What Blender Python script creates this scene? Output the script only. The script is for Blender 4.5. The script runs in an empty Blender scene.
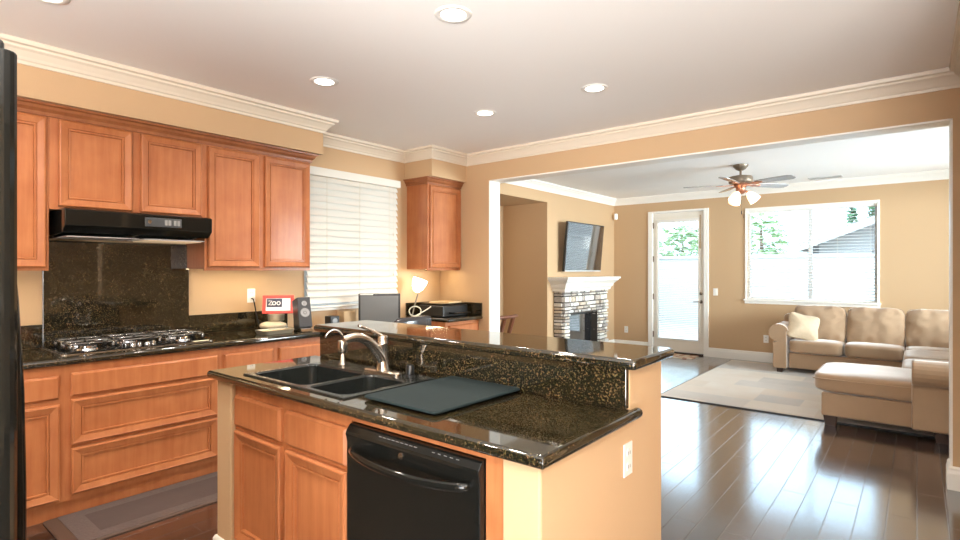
import bpy, bmesh, math, random
from mathutils import Matrix, Vector, noise
random.seed(7)
S = bpy.context.scene
C = S.collection
PI = math.pi

# ------------------------------------------------------------------ camera
cam = bpy.data.cameras.new('camera')
cam.sensor_width = 36.0
cam.lens = 537.0 / 960 * 36
cam.clip_start = 0.02
camo = bpy.data.objects.new('camera', cam)
C.objects.link(camo)
camo.location = (0, 0, 1.41)
camo.rotation_euler = (PI / 2, 0, math.atan2(437, 537))
S.camera = camo

# ------------------------------------------------------------------ world, sun, portals, exposure
w = bpy.data.worlds.new('sky')
S.world = w
w.use_nodes = True
wn = w.node_tree
wn.nodes.clear()
wo = wn.nodes.new('ShaderNodeOutputWorld')
wb = wn.nodes.new('ShaderNodeBackground')
wb.inputs['Color'].default_value = (0.60, 0.79, 1.0, 1)
wb.inputs['Strength'].default_value = 6.6
wn.links.new(wb.outputs[0], wo.inputs[0])

sun = bpy.data.lights.new('sun', 'SUN')
sun.energy = 4.0
sun.angle = 0.02
sun.color = (1.0, 0.95, 0.86)
suno = bpy.data.objects.new('sun', sun)
C.objects.link(suno)
suno.rotation_euler = Vector((0.10, 0.50, -0.86)).to_track_quat('-Z', 'Y').to_euler()

def portal(name, loc, direction, sx, sy):
    l = bpy.data.lights.new(name, 'AREA')
    l.shape = 'RECTANGLE'
    l.size = sx
    l.size_y = sy
    l.cycles.is_portal = True
    o = bpy.data.objects.new(name, l)
    C.objects.link(o)
    o.location = loc
    o.rotation_euler = Vector(direction).to_track_quat('-Z', 'Y').to_euler()
portal('daylight_window', (-1.24, 9.30, 1.66), (0, -1, 0), 1.70, 1.45)
portal('daylight_door', (-3.14, 9.30, 1.25), (0, -1, 0), 0.75, 2.05)
portal('daylight_kitchen_window', (-4.50, 3.36, 1.66), (1, 0, 0), 1.12, 1.25)
portal('daylight_added_rear_window', (0.8, -3.38, 1.52), (0, 1, 0), 2.8, 1.55)
portal('daylight_added_side_window', (1.88, 6.95, 1.45), (-1, 0, 0), 1.9, 3.5)

def soft_light(name, loc, direction, sx, sy, power, col, spread=180):
    l = bpy.data.lights.new(name, 'AREA')
    l.shape = 'RECTANGLE'
    l.size = sx
    l.size_y = sy
    l.energy = power
    l.color = col
    l.spread = math.radians(spread)
    o = bpy.data.objects.new(name, l)
    C.objects.link(o)
    o.location = loc
    o.rotation_euler = Vector(direction).to_track_quat('-Z', 'Y').to_euler()
# added unseen fill lamps: two aimed at the kitchen ceiling, two at added windows
soft_light('kitchen_fill_light', (1.5, -1.5, 1.45), (-0.10, 0.10, 1), 3.0, 3.0, 600, (1.0, 0.98, 0.95))
soft_light('kitchen_forward_fill_light', (0.6, -2.3, 0.5), (-0.52, 0.80, 0.36), 2.0, 1.6, 72, (1.0, 0.98, 0.95), 75)
soft_light('rear_fill_light', (0.8, -3.12, 1.4), (0, 1, 0.25), 2.6, 1.4, 18, (0.90, 0.96, 1.0))
soft_light('living_side_fill_light', (4.4, 7.2, 1.8), (-1, 0, 0.05), 4.5, 1.6, 1050, (0.93, 0.97, 1.0))
CAN_POWER = 15.0
CAN_COLOR = (1.0, 0.91, 0.79)
S.view_settings.view_transform = 'Standard'
S.view_settings.look = 'None'
S.view_settings.exposure = 0.28
S.view_settings.gamma = 1.0
S.view_settings.use_curve_mapping = False
S.cycles.use_denoising = True
S.cycles.max_bounces = 12
S.cycles.diffuse_bounces = 6
S.cycles.glossy_bounces = 6
S.cycles.transparent_max_bounces = 16
S.cycles.caustics_reflective = False
S.cycles.caustics_refractive = False
S.cycles.sample_clamp_indirect = 6.0

# ------------------------------------------------------------------ materials
def newmat(name):
    m = bpy.data.materials.new(name)
    m.use_nodes = True
    nt = m.node_tree
    return m, nt, nt.nodes['Principled BSDF']

def N(nt, t, **kw):
    n = nt.nodes.new(t)
    for k, v in kw.items():
        if k in n.inputs:
            n.inputs[k].default_value = v
        else:
            setattr(n, k, v)
    return n

def plain(name, col, rough=0.5, metal=0.0, spec=0.5, coat=0.0, bump=None, sheen=0.0, var=0.0, vscale=8.0):
    m, nt, b = newmat(name)
    b.inputs['Base Color'].default_value = (*col, 1)
    b.inputs['Roughness'].default_value = rough
    b.inputs['Metallic'].default_value = metal
    b.inputs['Specular IOR Level'].default_value = spec
    b.inputs['Coat Weight'].default_value = coat
    b.inputs['Coat Roughness'].default_value = 0.05
    if sheen:
        b.inputs['Sheen Weight'].default_value = sheen
        b.inputs['Sheen Roughness'].default_value = 0.4
    tc = N(nt, 'ShaderNodeTexCoord')
    if var:
        nz = N(nt, 'ShaderNodeTexNoise', Scale=vscale, Detail=4.0)
        nt.links.new(tc.outputs['Object'], nz.inputs['Vector'])
        mx = N(nt, 'ShaderNodeMix', data_type='RGBA')
        mx.inputs[6].default_value = (*[c * (1 - var) for c in col], 1)
        mx.inputs[7].default_value = (*[min(1, c * (1 + var)) for c in col], 1)
        nt.links.new(nz.outputs['Fac'], mx.inputs[0])
        nt.links.new(mx.outputs[2], b.inputs['Base Color'])
    if bump:
        nz = N(nt, 'ShaderNodeTexNoise', Scale=bump[0], Detail=3.0)
        nt.links.new(tc.outputs['Object'], nz.inputs['Vector'])
        bp = N(nt, 'ShaderNodeBump', Strength=bump[1], Distance=0.002)
        nt.links.new(nz.outputs['Fac'], bp.inputs['Height'])
        nt.links.new(bp.outputs[0], b.inputs['Normal'])
    return m

def wood(name, c1, c2, grain=(30, 30, 2.2), rough=0.42, coat=0.12, island=0.0):
    m, nt, b = newmat(name)
    tc = N(nt, 'ShaderNodeTexCoord')
    mp = N(nt, 'ShaderNodeMapping')
    mp.inputs['Scale'].default_value = grain
    nt.links.new(tc.outputs['Object'], mp.inputs['Vector'])
    nz = N(nt, 'ShaderNodeTexNoise', Scale=1.0, Detail=6.0, Roughness=0.6, Distortion=0.4)
    nt.links.new(mp.outputs[0], nz.inputs['Vector'])
    n2 = N(nt, 'ShaderNodeTexNoise', Scale=5.0, Detail=3.0)
    nt.links.new(tc.outputs['Object'], n2.inputs['Vector'])
    ad = N(nt, 'ShaderNodeMath', operation='ADD')
    nt.links.new(nz.outputs['Fac'], ad.inputs[0])
    nt.links.new(n2.outputs['Fac'], ad.inputs[1])
    cr = N(nt, 'ShaderNodeValToRGB')
    cr.color_ramp.elements[0].position = 0.35
    cr.color_ramp.elements[0].color = (*c1, 1)
    cr.color_ramp.elements[1].position = 0.68
    cr.color_ramp.elements[1].color = (*c2, 1)
    dv = N(nt, 'ShaderNodeMath', operation='MULTIPLY')
    dv.inputs[1].default_value = 0.5
    nt.links.new(ad.outputs[0], dv.inputs[0])
    nt.links.new(dv.outputs[0], cr.inputs[0])
    nt.links.new(cr.outputs[0], b.inputs['Base Color'])
    b.inputs['Roughness'].default_value = rough
    b.inputs['Specular IOR Level'].default_value = 0.3
    b.inputs['Coat Weight'].default_value = coat
    b.inputs['Coat Roughness'].default_value = 0.15
    return m

def granite():
    m, nt, b = newmat('granite')
    tc = N(nt, 'ShaderNodeTexCoord')
    n1 = N(nt, 'ShaderNodeTexNoise', Scale=150.0, Detail=2.5, Roughness=0.6)
    v1 = N(nt, 'ShaderNodeTexVoronoi', Scale=150.0)
    n2 = N(nt, 'ShaderNodeTexNoise', Scale=14.0, Detail=3.0)
    for n in (n1, v1, n2):
        nt.links.new(tc.outputs['Object'], n.inputs['Vector'])
    cr = N(nt, 'ShaderNodeValToRGB')
    e = cr.color_ramp.elements
    e[0].position = 0.38
    e[0].color = (0.006, 0.006, 0.004, 1)
    e[1].position = 0.52
    e[1].color = (0.016, 0.013, 0.006, 1)
    x = e.new(0.60)
    x.color = (0.046, 0.030, 0.014, 1)
    x = e.new(0.70)
    x.color = (0.115, 0.076, 0.036, 1)
    ad = N(nt, 'ShaderNodeMath', operation='MULTIPLY_ADD')
    ad.inputs[1].default_value = 0.22
    nt.links.new(n2.outputs['Fac'], ad.inputs[0])
    sb = N(nt, 'ShaderNodeMath', operation='SUBTRACT')
    sb.inputs[1].default_value = 0.11
    nt.links.new(n1.outputs['Fac'], sb.inputs[0])
    nt.links.new(sb.outputs[0], ad.inputs[2])
    nt.links.new(ad.outputs[0], cr.inputs[0])
    mx = N(nt, 'ShaderNodeMix', data_type='RGBA')
    mx.blend_type = 'MULTIPLY'
    mx.inputs[0].default_value = 0.6
    nt.links.new(cr.outputs[0], mx.inputs[6])
    hs = N(nt, 'ShaderNodeHueSaturation', Saturation=0.25, Value=1.6)
    nt.links.new(v1.outputs['Color'], hs.inputs['Color'])
    nt.links.new(hs.outputs[0], mx.inputs[7])
    nt.links.new(mx.outputs[2], b.inputs['Base Color'])
    b.inputs['Roughness'].default_value = 0.045
    b.inputs['IOR'].default_value = 1.75
    return m

def planks():
    m, nt, b = newmat('dark_planks')
    tc = N(nt, 'ShaderNodeTexCoord')
    mp = N(nt, 'ShaderNodeMapping')
    mp.inputs['Rotation'].default_value = (0, 0, PI / 2)
    nt.links.new(tc.outputs['Object'], mp.inputs['Vector'])
    br = N(nt, 'ShaderNodeTexBrick', Scale=1.0)
    br.inputs['Brick Width'].default_value = 1.3
    br.inputs['Row Height'].default_value = 0.135
    br.inputs['Mortar Size'].default_value = 0.0035
    br.inputs['Mortar Smooth'].default_value = 0.6
    br.inputs['Color1'].default_value = (0.0, 0.0, 0.0, 1)
    br.inputs['Color2'].default_value = (1, 1, 1, 1)
    br.offset = 0.37
    br.offset_frequency = 2
    nt.links.new(mp.outputs[0], br.inputs['Vector'])
    mg = N(nt, 'ShaderNodeMapping')
    mg.inputs['Scale'].default_value = (28, 1.6, 1)
    nt.links.new(tc.outputs['Object'], mg.inputs['Vector'])
    nz = N(nt, 'ShaderNodeTexNoise', Scale=1.0, Detail=6.0, Roughness=0.65, Distortion=0.6)
    nt.links.new(mg.outputs[0], nz.inputs['Vector'])
    cr = N(nt, 'ShaderNodeValToRGB')
    cr.color_ramp.elements[0].position = 0.3
    cr.color_ramp.elements[0].color = (0.010, 0.006, 0.005, 1)
    cr.color_ramp.elements[1].position = 0.75
    cr.color_ramp.elements[1].color = (0.058, 0.030, 0.021, 1)
    sm = N(nt, 'ShaderNodeMath', operation='MULTIPLY_ADD')
    sm.inputs[1].default_value = 0.30
    nt.links.new(br.outputs['Color'], sm.inputs[0])
    ml = N(nt, 'ShaderNodeMath', operation='MULTIPLY')
    ml.inputs[1].default_value = 0.75
    nt.links.new(nz.outputs['Fac'], ml.inputs[0])
    nt.links.new(ml.outputs[0], sm.inputs[2])
    nt.links.new(sm.outputs[0], cr.inputs[0])
    mx = N(nt, 'ShaderNodeMix', data_type='RGBA')
    mx.inputs[7].default_value = (0.10, 0.085, 0.075, 1)  # pale joint colour stands in for glossy bevel reflections
    nt.links.new(br.outputs['Fac'], mx.inputs[0])
    nt.links.new(cr.outputs[0], mx.inputs[6])
    nt.links.new(mx.outputs[2], b.inputs['Base Color'])
    b.inputs['Roughness'].default_value = 0.22
    b.inputs['Coat Weight'].default_value = 1.0
    b.inputs['Coat IOR'].default_value = 1.8
    b.inputs['Coat Roughness'].default_value = 0.13
    iv = N(nt, 'ShaderNodeMath', operation='SUBTRACT')
    iv.inputs[0].default_value = 1.0
    nt.links.new(br.outputs['Fac'], iv.inputs[1])
    a2 = N(nt, 'ShaderNodeMath', operation='MULTIPLY_ADD')
    a2.inputs[1].default_value = 0.03
    nt.links.new(nz.outputs['Fac'], a2.inputs[0])
    nt.links.new(iv.outputs[0], a2.inputs[2])
    bp = N(nt, 'ShaderNodeBump', Strength=0.8, Distance=0.003)
    nt.links.new(a2.outputs[0], bp.inputs['Height'])
    nt.links.new(bp.outputs[0], b.inputs['Normal'])
    nt.links.new(bp.outputs[0], b.inputs['Coat Normal'])
    return m

def rug_mat():
    m, nt, b = newmat('patchwork_rug')
    tc = N(nt, 'ShaderNodeTexCoord')
    br = N(nt, 'ShaderNodeTexBrick', Scale=1.0)
    br.inputs['Brick Width'].default_value = 0.62
    br.inputs['Row Height'].default_value = 0.36
    br.inputs['Mortar Size'].default_value = 0.0
    br.inputs['Color1'].default_value = (0, 0, 0, 1)
    br.inputs['Color2'].default_value = (1, 1, 1, 1)
    br.offset = 0.42
    br.squash = 0.7
    br.squash_frequency = 3
    nt.links.new(tc.outputs['Object'], br.inputs['Vector'])
    nz = N(nt, 'ShaderNodeTexNoise', Scale=2.2, Detail=4.0)
    nt.links.new(tc.outputs['Object'], nz.inputs['Vector'])
    sm = N(nt, 'ShaderNodeMath', operation='MULTIPLY_ADD')
    sm.inputs[1].default_value = 0.7
    nt.links.new(br.outputs['Color'], sm.inputs[0])
    ml = N(nt, 'ShaderNodeMath', operation='MULTIPLY')
    ml.inputs[1].default_value = 0.35
    nt.links.new(nz.outputs['Fac'], ml.inputs[0])
    nt.links.new(ml.outputs[0], sm.inputs[2])
    cr = N(nt, 'ShaderNodeValToRGB')
    e = cr.color_ramp.elements
    e[0].position = 0.12
    e[0].color = (0.36, 0.32, 0.28, 1)
    e[1].position = 0.90
    e[1].color = (0.62, 0.56, 0.48, 1)
    for p, c in ((0.32, (0.52, 0.46, 0.40)), (0.50, (0.42, 0.39, 0.36)), (0.68, (0.56, 0.45, 0.34))):
        x = e.new(p)
        x.color = (*c, 1)
    nt.links.new(sm.outputs[0], cr.inputs[0])
    nt.links.new(cr.outputs[0], b.inputs['Base Color'])
    b.inputs['Roughness'].default_value = 0.85
    b.inputs['Sheen Weight'].default_value = 0.3
    n3 = N(nt, 'ShaderNodeTexNoise', Scale=400.0)
    nt.links.new(tc.outputs['Object'], n3.inputs['Vector'])
    bp = N(nt, 'ShaderNodeBump', Strength=0.5, Distance=0.004)
    nt.links.new(n3.outputs['Fac'], bp.inputs['Height'])
    nt.links.new(bp.outputs[0], b.inputs['Normal'])
    return m

def island_random(name, cols, rough=0.8, bump=None):
    m, nt, b = newmat(name)
    g = N(nt, 'ShaderNodeNewGeometry')
    cr = N(nt, 'ShaderNodeValToRGB')
    cr.color_ramp.interpolation = 'CONSTANT'
    e = cr.color_ramp.elements
    e[0].color = (*cols[0], 1)
    e[1].position = 1.0 / len(cols)
    e[1].color = (*cols[1], 1)
    for i in range(2, len(cols)):
        x = e.new(i / len(cols))
        x.color = (*cols[i], 1)
    nt.links.new(g.outputs['Random Per Island'], cr.inputs[0])
    tc = N(nt, 'ShaderNodeTexCoord')
    nz = N(nt, 'ShaderNodeTexNoise', Scale=30.0, Detail=5.0)
    nt.links.new(tc.outputs['Object'], nz.inputs['Vector'])
    hs = N(nt, 'ShaderNodeHueSaturation')
    mr = N(nt, 'ShaderNodeMapRange')
    mr.inputs['To Min'].default_value = 0.6
    mr.inputs['To Max'].default_value = 1.4
    nt.links.new(nz.outputs['Fac'], mr.inputs[0])
    nt.links.new(mr.outputs[0], hs.inputs['Value'])
    nt.links.new(cr.outputs[0], hs.inputs['Color'])
    nt.links.new(hs.outputs[0], b.inputs['Base Color'])
    b.inputs['Roughness'].default_value = rough
    if bump:
        bp = N(nt, 'ShaderNodeBump', Strength=bump, Distance=0.01)
        nt.links.new(nz.outputs['Fac'], bp.inputs['Height'])
        nt.links.new(bp.outputs[0], b.inputs['Normal'])
    return m

def glass():
    m, nt, b = newmat('clear_glass')
    nt.nodes.remove(b)
    out = nt.nodes['Material Output']
    fr = N(nt, 'ShaderNodeFresnel', IOR=1.45)
    tr = N(nt, 'ShaderNodeBsdfTransparent')
    tr.inputs[0].default_value = (0.95, 0.98, 0.97, 1)
    gl = N(nt, 'ShaderNodeBsdfGlossy', Roughness=0.0)
    mx = N(nt, 'ShaderNodeMixShader')
    nt.links.new(fr.outputs[0], mx.inputs[0])
    nt.links.new(tr.outputs[0], mx.inputs[1])
    nt.links.new(gl.outputs[0], mx.inputs[2])
    nt.links.new(mx.outputs[0], out.inputs[0])
    return m

def emit(name, col, strength, base=(0.9, 0.9, 0.9)):
    m, nt, b = newmat(name)
    b.inputs['Base Color'].default_value = (*base, 1)
    b.inputs['Emission Color'].default_value = (*col, 1)
    b.inputs['Emission Strength'].default_value = strength
    return m

M = {}
M['wall'] = plain('tan_wall_paint', (0.515, 0.343, 0.193), 0.75, bump=(160, 0.25))
M['ceiling'] = plain('ceiling_paint', (0.90, 0.88, 0.85), 0.85, bump=(90, 0.25))
M['ceiling_lightened'] = plain('lightened_ceiling_paint', (0.93, 0.93, 0.92), 0.85, bump=(90, 0.25))  # ceiling colour lightened in place of more living-room light
M['wood_blind'] = plain('cream_wooden_blind', (0.67, 0.635, 0.57), 0.5)
M['trim'] = plain('white_trim_paint', (0.84, 0.81, 0.75), 0.35)
M['crown'] = plain('cream_crown_paint', (0.70, 0.615, 0.50), 0.45)
M['maple'] = wood('honey_maple', (0.335, 0.105, 0.036), (0.465, 0.175, 0.066))
M['maple_dark'] = wood('maple_moulding', (0.23, 0.075, 0.027), (0.33, 0.12, 0.045))
M['granite'] = granite()
M['floor'] = planks()
M['rug'] = rug_mat()
M['glass'] = glass()
M['black_gloss'] = plain('glossy_black', (0.007, 0.007, 0.006), 0.07, spec=0.35)
M['black_satin'] = plain('satin_black', (0.012, 0.012, 0.012), 0.28)
M['black_matte'] = plain('matte_black', (0.02, 0.02, 0.02), 0.6)
M['sink'] = plain('black_composite', (0.014, 0.016, 0.015), 0.22, bump=(300, 0.1))
M['steel'] = plain('brushed_steel', (0.56, 0.50, 0.43), 0.24, metal=1.0)
M['chrome'] = plain('chrome', (0.75, 0.75, 0.76), 0.10, metal=1.0)
M['iron'] = plain('cast_iron_grate', (0.20, 0.195, 0.19), 0.26, metal=0.9)
M['mat_green'] = plain('slate_drying_mat', (0.012, 0.020, 0.021), 0.85, spec=0.2, bump=(500, 0.5))
M['runner'] = plain('brown_grey_runner', (0.075, 0.056, 0.050), 0.6, bump=(60, 0.5), var=0.2)
M['runner_edge'] = plain('brown_runner_border', (0.075, 0.042, 0.028), 0.6)
M['runner_band'] = plain('embossed_runner_band', (0.098, 0.078, 0.073), 0.45, bump=(90, 1.0), var=0.45, vscale=70)
M['sofa'] = plain('tan_microfibre', (0.36, 0.235, 0.14), 0.85, sheen=1.0, bump=(120, 0.3), var=0.08)
M['pillow'] = plain('pale_pillow', (0.50, 0.385, 0.26), 0.8, sheen=0.4, var=0.2, vscale=22)
M['dark_wood'] = plain('dark_stained_wood', (0.035, 0.016, 0.010), 0.35, var=0.2)
M['chair_wood'] = plain('red_brown_wood', (0.16, 0.055, 0.025), 0.35, coat=0.3, var=0.2)
M['white_plastic'] = plain('white_plastic', (0.82, 0.80, 0.75), 0.35)
M['blind'] = plain('white_blind', (0.78, 0.76, 0.72), 0.5)
M['vinyl'] = plain('white_vinyl', (0.80, 0.80, 0.79), 0.35)
M['door_paint'] = plain('door_paint', (0.76, 0.71, 0.62), 0.4)
M['stone'] = island_random('ledge_stone', [(0.70, 0.66, 0.60), (0.46, 0.40, 0.34), (0.80, 0.77, 0.72), (0.56, 0.46, 0.36), (0.40, 0.36, 0.33), (0.74, 0.68, 0.58), (0.62, 0.60, 0.57)], 0.85, 0.6)
M['mortar'] = plain('stone_mortar', (0.07, 0.06, 0.05), 0.9)
M['screen'] = plain('black_screen', (0.012, 0.013, 0.015), 0.05, coat=1.0)
M['screen'].node_tree.nodes['Principled BSDF'].inputs['IOR'].default_value = 2.8
M['monitor_screen'] = plain('grey_screen', (0.13, 0.135, 0.135), 0.3)
M['can_lens'] = emit('lamp_lens', (1.0, 0.97, 0.92), 9.0)
M['strip'] = emit('under_cabinet_lamp', (1.0, 0.84, 0.50), 24.0)
M['hood_lamp'] = emit('hood_lamp', (1.0, 0.70, 0.40), 0.35, (0.5, 0.4, 0.3))
M['shade_glow'] = emit('glowing_glass_shade', (1.0, 0.56, 0.26), 2.2)
M['desk_glow'] = emit('glowing_desk_shade', (1.0, 0.82, 0.58), 6.5)
M['fan_bronze'] = plain('aged_bronze', (0.20, 0.155, 0.11), 0.4, metal=0.5)
M['fan_copper'] = plain('copper_bracket', (0.45, 0.20, 0.12), 0.3, metal=0.7)
M['blade'] = plain('fan_blade', (0.30, 0.28, 0.27), 0.22, coat=0.6)
M['red'] = plain('red_plastic', (0.72, 0.05, 0.035), 0.4)
M['paper'] = plain('white_paper', (0.80, 0.80, 0.82), 0.6)
M['navy'] = plain('navy_print', (0.02, 0.025, 0.06), 0.5)
M['cloth'] = plain('cream_cloth', (0.62, 0.53, 0.38), 0.85, bump=(60, 0.8), var=0.15)
M['tin'] = plain('pewter_tin', (0.45, 0.42, 0.33), 0.35, metal=0.7)
M['speaker_face'] = plain('grey_speaker_face', (0.04, 0.04, 0.043), 0.4)
M['panel_grey'] = plain('panel_grey', (0.05, 0.052, 0.056), 0.35)
M['cone'] = plain('speaker_cone', (0.28, 0.28, 0.28), 0.35, metal=0.4)
M['leather'] = plain('dark_leather', (0.035, 0.032, 0.035), 0.25, coat=0.3)
M['cardboard'] = plain('cardboard', (0.42, 0.29, 0.16), 0.8)
M['tan_paper'] = plain('manila_paper', (0.60, 0.42, 0.22), 0.6)
M['white_cord'] = plain('beige_cord', (0.65, 0.58, 0.45), 0.5)
M['doormat'] = island_random('woven_doormat', [(0.50, 0.33, 0.22), (0.60, 0.52, 0.42), (0.38, 0.20, 0.14), (0.55, 0.46, 0.34)], 0.9)
M['patio'] = plain('patio_concrete', (0.26, 0.255, 0.245), 0.85, var=0.1)
M['stucco'] = plain('white_stucco', (0.36, 0.355, 0.34), 0.9)
M['house_wall'] = plain('house_stucco', (0.32, 0.305, 0.29), 0.9)
M['roof'] = plain('roof_tile', (0.19, 0.175, 0.17), 0.9, var=0.2)
M['leaf'] = island_random('tree_leaf', [(0.16, 0.27, 0.10), (0.24, 0.36, 0.16), (0.32, 0.44, 0.24)], 0.6)
M['conifer'] = island_random('conifer_leaf', [(0.05, 0.13, 0.06), (0.07, 0.17, 0.08), (0.10, 0.20, 0.11)], 0.6)
M['bark'] = plain('bark', (0.13, 0.09, 0.06), 0.9)
M['grey_metal'] = plain('grey_vent_metal', (0.55, 0.54, 0.52), 0.5)
M['fire_dark'] = plain('firebox_black', (0.03, 0.03, 0.03), 0.5)

# ------------------------------------------------------------------ mesh helpers
def BM():
    return bmesh.new()

def mat_of(o):
    return Matrix.Translation(o.location) @ Matrix.Rotation(o.rotation_euler.z, 4, 'Z')

def obj(name, bm, mat, parent=None, bevel=0.0, seg=2, smooth=False, sub=0, local=False, autosmooth=None):
    """Link bm as one mesh object. Geometry is in world space unless local=True."""
    me = bpy.data.meshes.new(name)
    if parent is not None and not local:
        r = parent
        mx = mat_of(r)
        while r.parent is not None:
            r = r.parent
            mx = mat_of(r) @ mx
        bm.transform(mx.inverted())
    bmesh.ops.recalc_face_normals(bm, faces=bm.faces)
    bm.to_mesh(me)
    bm.free()
    o = bpy.data.objects.new(name, me)
    C.objects.link(o)
    me.materials.append(M[mat] if isinstance(mat, str) else mat)
    if parent is not None:
        o.parent = parent
    if smooth:
        for p in me.polygons:
            p.use_smooth = True
    if bevel:
        b = o.modifiers.new('bevel', 'BEVEL')
        b.width = bevel
        b.segments = seg
        b.limit_method = 'ANGLE'
        b.angle_limit = math.radians(35)
    if sub:
        s = o.modifiers.new('sub', 'SUBSURF')
        s.levels = s.render_levels = sub
    if autosmooth:
        try:
            me.set_sharp_from_angle(angle=math.radians(autosmooth))
            for p in me.polygons:
                if abs(p.normal.z) > 0.9999:
                    p.use_smooth = False
        except Exception:
            pass
    return o

def thing(name, label, cat, loc=(0, 0, 0), rz=0.0, group=None):
    o = bpy.data.objects.new(name, None)
    C.objects.link(o)
    o.location = loc
    o.rotation_euler = (0, 0, rz)
    o.empty_display_size = 0.1
    return tag(o, label, cat, group)

def tag(o, label, cat, group=None):
    o['label'] = label
    o['category'] = cat
    if group:
        o['group'] = group
    return o

def struct(name, bm, mat, label=None, cat=None, **kw):
    o = obj(name, bm, mat, **kw)
    o['kind'] = 'structure'
    if label:
        o['label'] = label
        o['category'] = cat
    return o

def dup(root, loc=None, rz=None, label=None, group=None):
    r = root.copy()
    C.objects.link(r)
    if loc is not None:
        r.location = loc
    if rz is not None:
        r.rotation_euler = (0, 0, rz)
    if label:
        r['label'] = label
    if group:
        r['group'] = group
    for ch in list(root.children):
        c = ch.copy()
        C.objects.link(c)
        c.parent = r
        for g in list(ch.children):
            d = g.copy()
            C.objects.link(d)
            d.parent = c
    return r

def box(bm, x0, x1, y0, y1, z0, z1, mx=None):
    vs = [Vector((x, y, z)) for x in (x0, x1) for y in (y0, y1) for z in (z0, z1)]
    if mx is not None:
        vs = [mx @ v for v in vs]
    v = [bm.verts.new(p) for p in vs]
    for f in ((0, 1, 3, 2), (4, 6, 7, 5), (0, 4, 5, 1), (2, 3, 7, 6), (0, 2, 6, 4), (1, 5, 7, 3)):
        bm.faces.new([v[i] for i in f])
    return bm

def loft(bm, rings, cap0=True, cap1=True, closed=True):
    R = [[bm.verts.new(p) for p in r] for r in rings]
    n = len(R[0])
    for a, b in zip(R, R[1:]):
        for i in range(n if closed else n - 1):
            j = (i + 1) % n
            try:
                bm.faces.new((a[i], a[j], b[j], b[i]))
            except ValueError:
                pass
    if cap0:
        bm.faces.new(list(reversed(R[0])))
    if cap1:
        bm.faces.new(R[-1])
    return bm

def rrect(x0, x1, y0, y1, z, r=0.0, n=5):
    """rounded rectangle ring in the XY plane"""
    r = max(r, 1e-5)
    out = []
    for cx, cy, a0 in ((x1 - r, y1 - r, 0), (x0 + r, y1 - r, 90), (x0 + r, y0 + r, 180), (x1 - r, y0 + r, 270)):
        for i in range(n):
            a = math.radians(a0 + 90 * i / (n - 1))
            out.append((cx + r * math.cos(a), cy + r * math.sin(a), z))
    return out

def slab(bm, x0, x1, y0, y1, z0, z1, rad=0.02, corner=0.02, hole=None):
    """counter slab with a rounded (bullnose) edge; hole = (x0,x1,y0,y1) cut through"""
    rings = []
    h = z1 - z0
    e = min(rad, h * 0.32)
    for k in range(7):
        a = math.radians(90 - 180 * k / 6)
        ins = e * (1 - math.cos(a))
        z = (z1 + z0) / 2 + (h / 2) * math.sin(a)
        rings.append(rrect(x0 + ins, x1 - ins, y0 + ins, y1 - ins, z, corner, 5))
    if hole:
        hx0, hx1, hy0, hy1 = hole
        rings = [rrect(hx0, hx1, hy0, hy1, z0, 0.01, 5), rrect(hx0, hx1, hy0, hy1, z1, 0.01, 5)] + rings
        rings.append(rings[0])
        loft(bm, rings, False, False)
        bmesh.ops.remove_doubles(bm, verts=bm.verts, dist=1e-5)
    else:
        loft(bm, rings)
    return bm

def lathe(bm, prof, cx=0, cy=0, cz=0, n=24, cap0=False, cap1=False, mx=None):
    rings = []
    for r, z in prof:
        ring = []
        for i in range(n):
            a = 2 * PI * i / n
            p = Vector((r * math.cos(a), r * math.sin(a), z))
            if mx is not None:
                p = mx @ p
            ring.append((p.x + cx, p.y + cy, p.z + cz))
        rings.append(ring)
    return loft(bm, rings, cap0, cap1)

def tube(bm, pts, r, n=10, caps=True, flat=1.0):
    pts = [Vector(p) for p in pts]
    rad = r if isinstance(r, (list, tuple)) else [r] * len(pts)
    rings = []
    up = Vector((0, 0, 1))
    prev = None
    for i, p in enumerate(pts):
        d = (pts[min(i + 1, len(pts) - 1)] - pts[max(i - 1, 0)]).normalized()
        if prev is None:
            ref = up if abs(d.dot(up)) < 0.9 else Vector((1, 0, 0))
            s = d.cross(ref).normalized()
        else:
            s = (prev - d * prev.dot(d)).normalized()
        prev = s
        t = s.cross(d).normalized()
        rings.append([p + (s * math.cos(2 * PI * k / n) + t * flat * math.sin(2 * PI * k / n)) * rad[i] for k in range(n)])
    return loft(bm, rings, caps, caps)

def bez(p0, p1, p2, p3, n=12):
    p0, p1, p2, p3 = map(Vector, (p0, p1, p2, p3))
    return [((1 - t) ** 3) * p0 + 3 * t * (1 - t) ** 2 * p1 + 3 * t * t * (1 - t) * p2 + t ** 3 * p3 for t in [i / n for i in range(n + 1)]]

def prism(bm, poly, axis, a0, a1):
    """extrude a polygon along an axis; poly holds the two other coordinates in order"""
    def pt(u, v, a):
        return {'x': (a, u, v), 'y': (u, a, v), 'z': (u, v, a)}[axis]
    return loft(bm, [[pt(u, v, a0) for u, v in poly], [pt(u, v, a1) for u, v in poly]])

def sweep(bm, prof, path):
    """sweep (offset to the right of travel, z) along an XY polyline with mitred corners"""
    path = [Vector((p[0], p[1])) for p in path]
    rings = []
    for i, p in enumerate(path):
        ns = []
        if i > 0:
            d = (path[i] - path[i - 1]).normalized()
            ns.append(Vector((d.y, -d.x)))
        if i < len(path) - 1:
            d = (path[i + 1] - path[i]).normalized()
            ns.append(Vector((d.y, -d.x)))
        if len(ns) == 1:
            m = ns[0]
        else:
            m = (ns[0] + ns[1])
            m = m / max(0.2, m.dot(ns[0]))
        rings.append([(p.x + m.x * o, p.y + m.y * o, z) for o, z in prof])
    return loft(bm, rings)

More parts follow.
